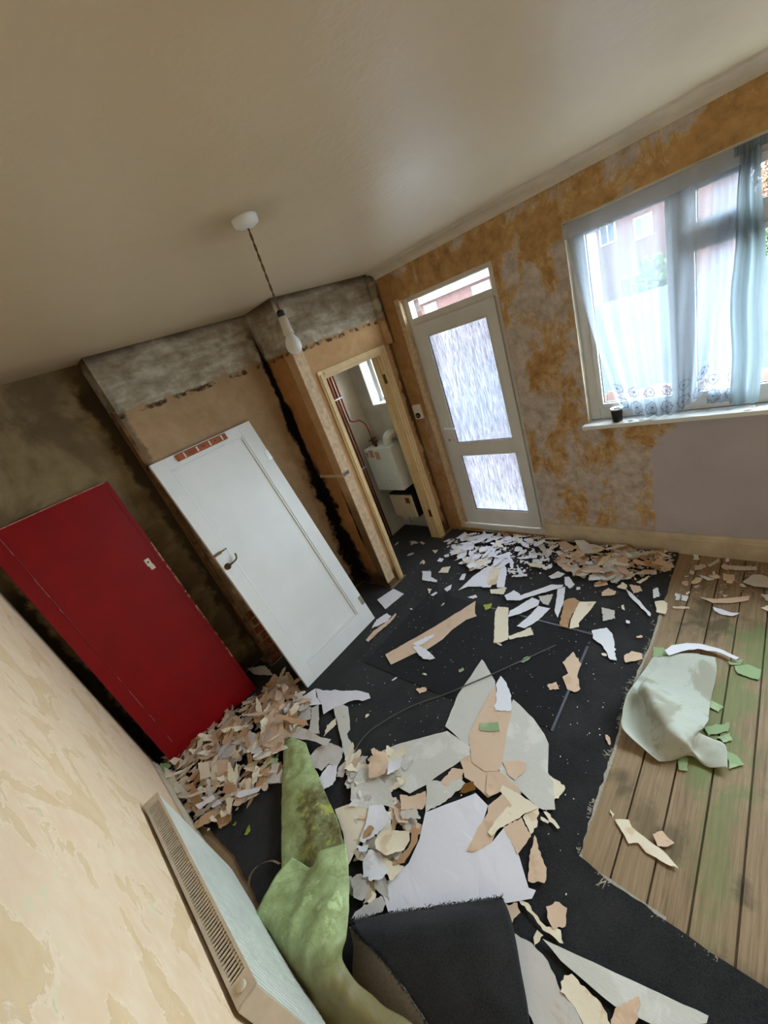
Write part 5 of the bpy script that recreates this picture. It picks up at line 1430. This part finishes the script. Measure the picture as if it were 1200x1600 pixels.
    ('green_flake', 'green square chip at the right edge of the pale vinyl', '', 3, 4, 1.0, 3.7, [(1590,190),(1571,136),(1535,152),(1545,187)]),
    ('green_flake', 'green strip sticking out below the pale vinyl', '', 3, 4, 1.0, 3.7, [(1269,267),(1288,233),(1199,215),(1186,243)]),
    ('green_flake', 'green scrap at the top left of the pale vinyl', '', 3, 4, 1.0, 3.7, [(1820,459),(1834,410),(1784,387),(1742,444)]),
    ('green_flake', 'green leaf-like flake on the boards far right of the vinyl', '', 3, 4, 1.0, 3.7, [(1829,122),(1862,72),(1846,26),(1782,34),(1788,107)]),
    ('green_flake', 'green shredded flake halfway down the vinyl edge', '', 3, 4, 1.0, 3.7, [(1435,192),(1496,110),(1453,112),(1396,170)]),
    ('green_flake', 'green flake curling below the shredded flake', '', 3, 4, 1.0, 3.7, [(1402,144),(1447,106),(1413,95),(1390,122)]),
    ('green_flake', 'wide green flake below the pale vinyl corner', '', 3, 4, 1.0, 3.7, [(1358,109),(1352,78),(1323,51),(1278,91)]),
    ('green_flake', 'small green flake above the leaf-like flake', '', 3, 4, 1.0, 3.7, [(1849,148),(1888,97),(1849,100),(1831,140)]),
]


def poly_mesh(pts, zfn, grid, thick, jag=0.0, seg=0.012, rng=RND):
    """Flat outline cut into a grid, bent by zfn, given thickness."""
    if jag > 0:
        o2 = []
        n = len(pts)
        for i in range(n):
            a, b_ = pts[i], pts[(i + 1) % n]
            dx, dy = b_[0] - a[0], b_[1] - a[1]
            L = math.hypot(dx, dy)
            k_ = max(1, min(14, int(L / seg)))
            o2.append(a)
            for q in range(1, k_):
                t_ = q / k_
                d = rng.gauss(0, 1) * jag * 0.0022
                o2.append((a[0] + dx * t_ - dy / L * d, a[1] + dy * t_ + dx / L * d))
        pts = o2
    bm = bmesh.new()
    f = bm.faces.new([bm.verts.new((p[0], p[1], 0)) for p in pts])
    if f.normal.z < 0 or sum(pts[i][0] * pts[(i + 1) % len(pts)][1] - pts[(i + 1) % len(pts)][0] * pts[i][1] for i in range(len(pts))) < 0:
        bmesh.ops.reverse_faces(bm, faces=[f])
    bmesh.ops.triangulate(bm, faces=bm.faces[:])
    xs, ys = [p[0] for p in pts], [p[1] for p in pts]
    for ax, lo, hi in ((0, min(xs), max(xs)), (1, min(ys), max(ys))):
        k_ = int((hi - lo) / grid)
        for q in range(1, k_ + 1):
            co = [0, 0, 0]
            no = [0, 0, 0]
            co[ax] = lo + (hi - lo) * q / (k_ + 1)
            no[ax] = 1
            bmesh.ops.bisect_plane(bm, geom=bm.verts[:] + bm.edges[:] + bm.faces[:], plane_co=co, plane_no=no, dist=1e-6)
    for v_ in bm.verts:
        v_.co.z = zfn(v_.co.x, v_.co.y)
    r_ = bmesh.ops.extrude_face_region(bm, geom=bm.faces[:])
    top = [g for g in r_['geom'] if isinstance(g, bmesh.types.BMVert)]
    for v_ in top:
        v_.co.z += thick
    bmesh.ops.recalc_face_normals(bm, faces=bm.faces[:])
    return bm


def scrap(name, label, group, mat, curl, jag, z, pts, cat='wallpaper scrap', rng=RND, tilt=0.0, into=None, into_idx=0):
    cx = sum(p[0] for p in pts) / len(pts)
    cy = sum(p[1] for p in pts) / len(pts)
    loc = [(p[0] - cx, p[1] - cy) for p in pts]
    ext = max(0.004, max(math.hypot(*p) for p in loc))
    a = rng.random() * math.pi
    ca, sa = math.cos(a), math.sin(a)
    ph = rng.random() * 50
    cm = curl / 1000.0 * min(1.0, 0.35 + ext / 0.09)
    tx, ty = rng.uniform(-tilt, tilt), rng.uniform(-tilt, tilt)
    low = -(abs(tx) + abs(ty)) * ext * 0.6

    def zf(x_, y_):
        s_ = (x_ * ca + y_ * sa) / ext
        q = (-x_ * sa + y_ * ca) / ext
        nz = mnoise.noise(Vector((x_ * 14 + ph, y_ * 14, ph)))
        return cm * (0.75 * s_ * s_ + 0.25 * q * q * q + 0.35 * nz + 0.15) + tx * x_ + ty * y_ - low
    bm = poly_mesh(loc, zf, max(0.018, ext / 4.5), 0.0008, jag, max(0.010, ext / 9), rng)
    if into is not None:
        for v_ in bm.verts:
            v_.co += Vector((cx, cy, z))
        for f_ in bm.faces:
            f_.material_index = into_idx
        me = bpy.data.meshes.new('tmp')
        bm.to_mesh(me)
        bm.free()
        into.from_mesh(me)
        bpy.data.meshes.remove(me)
        return None
    o = new_obj(name, bm, mat, loc=(cx, cy, z))
    return tag(o, label, cat, group or None)


# ---- the big black carpet
carpet_pts = CARPET_EDGE + [(0.64, -1.1), (-0.21, -1.1), (-0.21, 0.9)] + CARPET_LEFT + [(-0.30, 2.25), (-0.31, 2.96), (0.63, 2.96), (0.63, 2.78), (1.735, 2.78), (1.735, 2.39),
              (1.945, 2.39), (1.945, 2.54), (1.85, 2.54), (1.85, 3.035), (2.725, 3.035), (2.725, 2.54), (2.55, 2.54), (2.55, 2.39), (2.735, 2.39), (2.735, 2.22), (2.715, 1.41), (2.715, 0.52)]


def carpet_z(x_, y_):
    w_ = max(0.0, mnoise.noise(Vector((x_ * 3.1, y_ * 3.1, 2.0)))) * 0.003 + abs(mnoise.noise(Vector((x_ * 7, y_ * 4, 9.0)))) * 0.002
    return -0.003 + w_


bm = poly_mesh(carpet_pts, carpet_z, 0.07, 0.009, 1.6, 0.03, random.Random(11))
cp = tag(new_obj('carpet', bm, 'black_carpet'), 'large worn black carpet covering most of the floor', 'carpet')
# frayed felt at the torn carpet edge
bm = bmesh.new()
r3 = random.Random(5)
for i in range(len(CARPET_EDGE) - 1):
    a, b_ = CARPET_EDGE[i], CARPET_EDGE[i + 1]
    L = math.hypot(b_[0] - a[0], b_[1] - a[1])
    nx, ny = (b_[1] - a[1]) / L, -(b_[0] - a[0]) / L
    if i < 3:
        dens = 60
    elif i < 8:
        dens = 420
    else:
        dens = 240
    for q in range(int(L * dens)):
        t_ = r3.random()
        if mnoise.noise(Vector((a[0] * 9 + t_ * L * 9, a[1] * 9, 3))) < -0.02:
            continue
        px, py = a[0] + (b_[0] - a[0]) * t_, a[1] + (b_[1] - a[1]) * t_
        ln = r3.uniform(0.004, 0.026) * (1.5 if mnoise.noise(Vector((a[0] * 14 + t_ * L * 14, a[1] * 5, 8))) > 0.15 else 0.7)
        side = r3.uniform(-0.7, 0.7)
        wv = [(px, py, 0.004)]
        for s_ in (0.5, 1.0):
            wv.append((px + nx * ln * s_ + (b_[0] - a[0]) / L * side * ln * s_ + r3.uniform(-0.003, 0.003), py + ny * ln * s_ + (b_[1] - a[1]) / L * side * ln * s_ + r3.uniform(-0.003, 0.003), r3.uniform(0.0015, 0.009)))
        add_tube(bm, wv, 0.0022, 3, False)
fr = new_obj('frayed_edge', bm, 'frayed_felt', cp)
# grey felt showing raggedly from under the torn edge
el, inner, outer = 0.0, [], []
path_ = smooth_path([(p[0], p[1], 0) for p in CARPET_EDGE[2:11]], 16)
for i in range(len(path_)):
    p, q = path_[max(0, i - 1)], path_[min(len(path_) - 1, i + 1)]
    d_ = (q - p).normalized()
    nv = Vector((d_.y, -d_.x, 0))
    el += (q - p).length * 0.5
    wd_ = max(0.001, 0.006 + 0.022 * mnoise.noise(Vector((el * 9, 4, 1))) + 0.012 * mnoise.noise(Vector((el * 45, 2, 7))) + r3.uniform(-0.002, 0.003))
    inner.append(tuple(path_[i] - nv * 0.012)[:2])
    outer.append(tuple(path_[i] + nv * wd_)[:2])
bm = poly_mesh(inner + outer[::-1], lambda x_, y_: 0.0005 + 0.002 * abs(mnoise.noise(Vector((x_ * 60, y_ * 60, 5)))), 0.2, 0.003, 0.6, 0.006, r3)
new_obj('felt_underlay', bm, 'frayed_felt', cp)
fr['kind'] = 'stuff'

bm = poly_mesh(MAT_PTS, lambda x_, y_: 0.0085 + 0.0008 * mnoise.noise(Vector((x_ * 5, y_ * 5, 1))), 0.12, 0.0028, 0.0)
mt = tag(new_obj('floor_mat', bm, 'black_mat'), 'smooth black square mat lying on the carpet', 'mat')
for sm in MAT_SEAM:
    (ax_, ay_), (bx_, by_) = sm
    dx, dy = bx_ - ax_, by_ - ay_
    L = math.hypot(dx, dy)
    nx, ny = -dy / L * 0.006, dx / L * 0.006
    bm = poly_mesh([(ax_ + nx, ay_ + ny), (bx_ + nx, by_ + ny), (bx_ - nx, by_ - ny), (ax_ - nx, ay_ - ny)], lambda x_, y_: 0.0115, 0.1, 0.0015)
    new_obj('edge_tape', bm, 'mat_edge_tape', mt)


def sheet(name, rows, mat, thick=0.003, n=5, parent=None, wob=0.004, seed=1, crease=0.0):
    """Catmull-Rom surface through a net of points."""
    R_ = [smooth_path(r, n) for r in rows]
    cols = [smooth_path([r[i] for r in R_], n) for i in range(len(R_[0]))]
    nu, nv = len(cols), len(cols[0])
    bm = bmesh.new()
    uvl = bm.loops.layers.uv.new('UVMap')
    g = []
    for i in range(nu):
        col_ = []
        for j in range(nv):
            p = cols[i][j].copy()
            e_ = 1.0
            p.z += wob * mnoise.noise(Vector((p.x * 16, p.y * 16, seed))) + wob * 0.6 * mnoise.noise(Vector((p.x * 40, p.y * 40, seed + 3)))
            p.x += wob * 0.7 * mnoise.noise(Vector((p.y * 20, p.z * 20, seed + 7)))
            if crease:
                q = Vector((p.x * 5 + 0.4 * p.y, p.y * 9, seed))
                e_ = min(i, nu - 1 - i) / (nu / 2)
                p.z += crease * (1 - 3.2 * abs(mnoise.noise(q))) * min(1, 0.25 + e_ * 1.5)
            p.z = max(p.z, 0.004)
            col_.append(bm.verts.new(p))
        g.append(col_)
    for i in range(nu - 1):
        for j in range(nv - 1):
            f = bm.faces.new((g[i][j], g[i][j + 1], g[i + 1][j + 1], g[i + 1][j]))
            for l, (u_, v_) in zip(f.loops, ((i, j), (i, j + 1), (i + 1, j + 1), (i + 1, j))):
                l[uvl].uv = (u_ / (nu - 1), v_ / (nv - 1))
    bmesh.ops.recalc_face_normals(bm, faces=bm.faces[:])
    r_ = bmesh.ops.solidify(bm, geom=bm.faces[:], thickness=thick)
    return new_obj(name, bm, mat, parent, smooth=True)


gv = tag(empty('green_vinyl', tuple(GREEN_TOP[3][1])), 'crumpled mouldy green vinyl strip heaped against the radiator', 'vinyl')
P(sheet('flat_end', GREEN_TOP, 'green_vinyl_stained', 0.003, 8, None, 0.004, 2, 0.010), gv)
P(sheet('folded_end', GREEN_LOW, 'green_vinyl', 0.003, 8, None, 0.006, 3, 0.016), gv)
tag(sheet('pale_vinyl', VINYL, 'pale_vinyl', 0.0025, 8, None, 0.003, 4, 0.005), 'crumpled pale grey-green vinyl sheet on the bare boards', 'vinyl')
fp = tag(empty('carpet_offcut', tuple(FLAP[2][1])), 'folded-over black carpet piece with grey backing in the foreground', 'carpet')
P(sheet('pile_face', FLAP, 'black_carpet', 0.008, 6, None, 0.004, 6), fp)
P(sheet('backing', BACKING, 'grey_carpet_backing', 0.004, 6, None, 0.003, 8), fp)
bm = bmesh.new()
r3 = random.Random(9)
edge_pts = smooth_path(FLAP[0], 30) + smooth_path([r_[0] for r_ in FLAP], 20)
for p in edge_pts:
    for q in range(5):
        a = r3.random() * 6.283
        e_ = Vector((math.cos(a), math.sin(a), r3.uniform(-0.6, 0.8))) * r3.uniform(0.004, 0.009)
        s_ = Vector((r3.uniform(-0.004, 0.004), r3.uniform(-0.004, 0.004), 0))
        add_tube(bm, [p + s_, p + s_ + e_], 0.0012, 3, False)
ff = P(new_obj('fluff', bm, 'black_carpet'), fp)
ff['kind'] = 'stuff'

tag(tube('loose_wire', smooth_path(WIRE, 8), 0.0036, 'cable_sheath', None, 6), 'thin grey wire curving over the carpet and pale sheets', 'wire')
# curled strip by the radiator
bm = bmesh.new()
hp_ = smooth_path(HOOP, 6)
pr_ = None
for p in hp_:
    a, b_ = bm.verts.new(p + Vector((0.006, -0.010, 0.008))), bm.verts.new(p - Vector((0.006, -0.010, 0.008)))
    if pr_:
        bm.faces.new((pr_[0], a, b_, pr_[1]))
    pr_ = (a, b_)
bmesh.ops.solidify(bm, geom=bm.faces[:], thickness=0.002)
tag(new_obj('curled_strip', bm, 'tan_paper', smooth=True), 'tan paper strip curled into a hoop beside the radiator', 'wallpaper scrap')
o = tube('rolled_strip', [(p[0], p[1], 0.018) for p in ROLL], 0.009, 'tan_paper', None, 8)
tag(o, 'thin rolled tan stick of paper left of the green vinyl tip', 'wallpaper scrap')

# ---- traced scraps
for nm, label, group, mi, curl, jag, z, pts in SCRAPS:
    scrap(nm or 'wallpaper_scrap', label, group, SCRAP_MATS[mi], curl, jag, z / 1000.0, [(a / 1000.0, b_ / 1000.0) for a, b_ in pts], 'flake' if nm else 'wallpaper scrap')


# ---- heaps of smaller scraps
def inside(p, poly):
    r_ = False
    j_ = len(poly) - 1
    for i_ in range(len(poly)):
        a, b_ = poly[i_], poly[j_]
        if (a[1] > p[1]) != (b_[1] > p[1]) and p[0] < (b_[0] - a[0]) * (p[1] - a[1]) / (b_[1] - a[1]) + a[0]:
            r_ = not r_
        j_ = i_
    return r_


def pick(poly, rng):
    x0, x1 = min(p[0] for p in poly), max(p[0] for p in poly)
    y0, y1 = min(p[1] for p in poly), max(p[1] for p in poly)
    while True:
        p = (rng.uniform(x0, x1), rng.uniform(y0, y1))
        if inside(p, poly):
            return p


def ragged(rng, size, asp):
    n = rng.randint(5, 9)
    a0 = rng.random() * 6.283
    ca, sa = math.cos(a0), math.sin(a0)
    out = []
    for i in range(n):
        t_ = 6.283 * (i + rng.uniform(-0.3, 0.3)) / n
        r_ = size * rng.uniform(0.6, 1.2)
        x_, y_ = r_ * math.cos(t_) * asp, r_ * math.sin(t_) / asp
        out.append((x_ * ca - y_ * sa, x_ * sa + y_ * ca))
    return out


COLOUR = {'white_paper': 'white', 'cream_paper': 'cream', 'tan_paper': 'tan', 'brown_paper': 'brown', 'grey_paper': 'grey', 'pale_lining_paper': 'pale grey'}


def heap(region, count, own, size, mats, zr, curl, tilt, where, group, seed, asp=(1.0, 1.9), name='wallpaper_scrap'):
    """Scraps strewn in a region: the largest ones are things, the small rest one object of stuff per paper."""
    rng = random.Random(seed)
    cx = sum(p[0] for p in region) / len(region)
    cy = sum(p[1] for p in region) / len(region)
    rad = max(math.hypot(p[0] - cx, p[1] - cy) for p in region)
    sizes = sorted((rng.uniform(*size) for i in range(count)), reverse=True)
    rest = bmesh.new()
    for i, s_ in enumerate(sizes):
        p = pick(region, rng)
        d = 1 - math.hypot(p[0] - cx, p[1] - cy) / rad
        z_ = zr[0] + (zr[1] - zr[0]) * rng.random() * (0.35 + 0.65 * d)
        a_ = rng.uniform(*asp)
        pts = [(p[0] + q[0], p[1] + q[1]) for q in ragged(rng, s_, a_)]
        if any(q[0] > 2.715 for q in pts):
            m_ = max(q[0] for q in pts) - 2.715
            pts = [(q[0] - m_, q[1]) for q in pts]
        if any(q[0] < -0.29 for q in pts):
            m_ = -0.29 - min(q[0] for q in pts)
            pts = [(q[0] + m_, q[1]) for q in pts]
        mat = rng.choice(mats)
        big = 'larger' if i < own * 0.3 else 'small'
        shape = 'narrow strip' if a_ > 1.45 else 'ragged scrap'
        if i < own:
            scrap(name, big + ' ' + COLOUR[mat] + ' ' + shape + ' ' + where, group, mat, rng.uniform(0.5, 1.3) * curl, 1.0, z_, pts, rng=rng, tilt=tilt)
        else:
            scrap(name, '', '', mat, rng.uniform(0.5, 1.3) * curl, 1.0, z_, pts, rng=rng, tilt=tilt, into=rest, into_idx=sorted(set(mats)).index(mat))
    if count > own:
        o = new_obj('paper_litter', rest, None)
        for mat in sorted(set(mats)):
            o.data.materials.append(MAT[mat])
        tag(o, 'mixed small bits of torn paper ' + where, 'litter', None, 'stuff')


W, CR, TN, BR, GR = 'white_paper', 'cream_paper', 'tan_paper', 'brown_paper', 'grey_paper'
heap(R_DOOR, 170, 34, (0.012, 0.050), [W, W, W, W, CR, GR], (0.012, 0.04), 9, 0.12, 'in the litter before the back door', 'scraps before the back door', 21, (1.0, 2.2))
heap(R_SKIRT, 190, 34, (0.012, 0.052), [TN, TN, CR, GR, BR, W, GR], (0.012, 0.045), 10, 0.14, 'in the litter along the skirting board', 'scraps along the skirting board', 22, (1.0, 1.9))
heap(R_LEFT, 430, 40, (0.014, 0.055), [TN, TN, CR, GR, BR, CR, GR], (0.014, 0.050), 20, 0.35, 'in the heap below the red door', 'scraps in the red door heap', 23, (1.0, 2.4))
heap(R_PILE, 80, 8, (0.02, 0.05), [TN, CR, CR, GR, 'pale_lining_paper'], (0.012, 0.02), 14, 0.2, 'in the pile between green vinyl and white sheet', 'scraps in the curled pile', 24)
heap(R_BOARD, 14, 5, (0.010, 0.030), [TN, GR, CR], (0.003, 0.006), 5, 0.05, 'on the boards by the skirting', 'scraps on the boards by the skirting', 25)
heap(R_OPEN, 18, 8, (0.007, 0.016), [W, CR, TN], (0.012, 0.014), 3, 0.05, 'alone on the open black carpet', 'tiny scraps on the open carpet', 26)
heap([(1.98, 2.55), (2.5, 2.55), (2.45, 2.85), (2.0, 2.85)], 5, 5, (0.02, 0.04), [TN, CR, GR], (0.012, 0.016), 8, 0.1, 'on the cupboard floor', 'scraps on the cupboard floor', 27)


def crumbs(name, label, region, count, size, mat, z, seed):
    rng = random.Random(seed)
    bm = bmesh.new()
    for i in range(count):
        p = pick(region, rng)
        s_ = size * rng.uniform(0.5, 1.6)
        zz = z * rng.uniform(0.7, 1.4)
        a0 = rng.random() * 6.3
        v_ = [bm.verts.new((p[0] + s_ * rng.uniform(0.5, 1.3) * math.cos(a0 + t_), p[1] + s_ * rng.uniform(0.4, 1.0) * math.sin(a0 + t_), zz + rng.uniform(0, s_ * 0.6))) for t_ in (0, 1.6, 3.1, 4.7)]
        v2 = bm.verts.new((p[0], p[1], zz - 0.002))
        bm.faces.new(v_)
        for q in range(4):
            bm.faces.new((v_[q], v2, v_[(q + 1) % 4]))
    bmesh.ops.recalc_face_normals(bm, faces=bm.faces[:])
    o = new_obj(name, bm, mat)
    tag(o, label, 'litter', None, 'stuff')


crumbs('paper_crumbs', 'tiny white crumbs and dust sprinkled over the black carpet', R_OPEN, 420, 0.0028, 'white_paper', 0.0125, 31)
crumbs('paper_crumbs', 'fine pale shreds in the heap below the red door', R_LEFT, 520, 0.010, 'cream_paper', 0.022, 32)
crumbs('paper_crumbs', 'fine tan shreds in the litter along the skirting board', R_SKIRT, 500, 0.008, 'tan_paper', 0.018, 33)
crumbs('paper_crumbs', 'fine white shreds in the litter before the back door', R_DOOR, 380, 0.008, 'white_paper', 0.016, 34)
crumbs('paper_crumbs', 'grit along the base of the skirting on the boards', R_BOARD, 200, 0.004, 'grey_paper', 0.003, 35)


# ---- look-alikes that share a label are told apart by their order from left to right in the view
ORDER = ['leftmost', 'second from left', 'third from left', 'fourth from left', 'fifth from left', 'sixth from left', 'seventh from left', 'eighth from left',
         'ninth from left', 'tenth from left', 'eleventh from left', 'twelfth from left']
by_label = {}
for o in bpy.data.objects:
    if o.parent is None and o.get('group') and o.get('label'):
        by_label.setdefault(o['label'], []).append(o)
for label, lst in by_label.items():
    if 2 <= len(lst) <= len(ORDER):
        def across(o_):
            d_ = Vector(o_.location) - Vector((0, 0, 1.99365))
            return d_.dot(Vector(_r[0])) / d_.dot(Vector(_r[2]))
        lst.sort(key=across)
        for i, o in enumerate(lst):
            o['label'] = label + ', ' + ('rightmost' if i == len(lst) - 1 else ORDER[i])
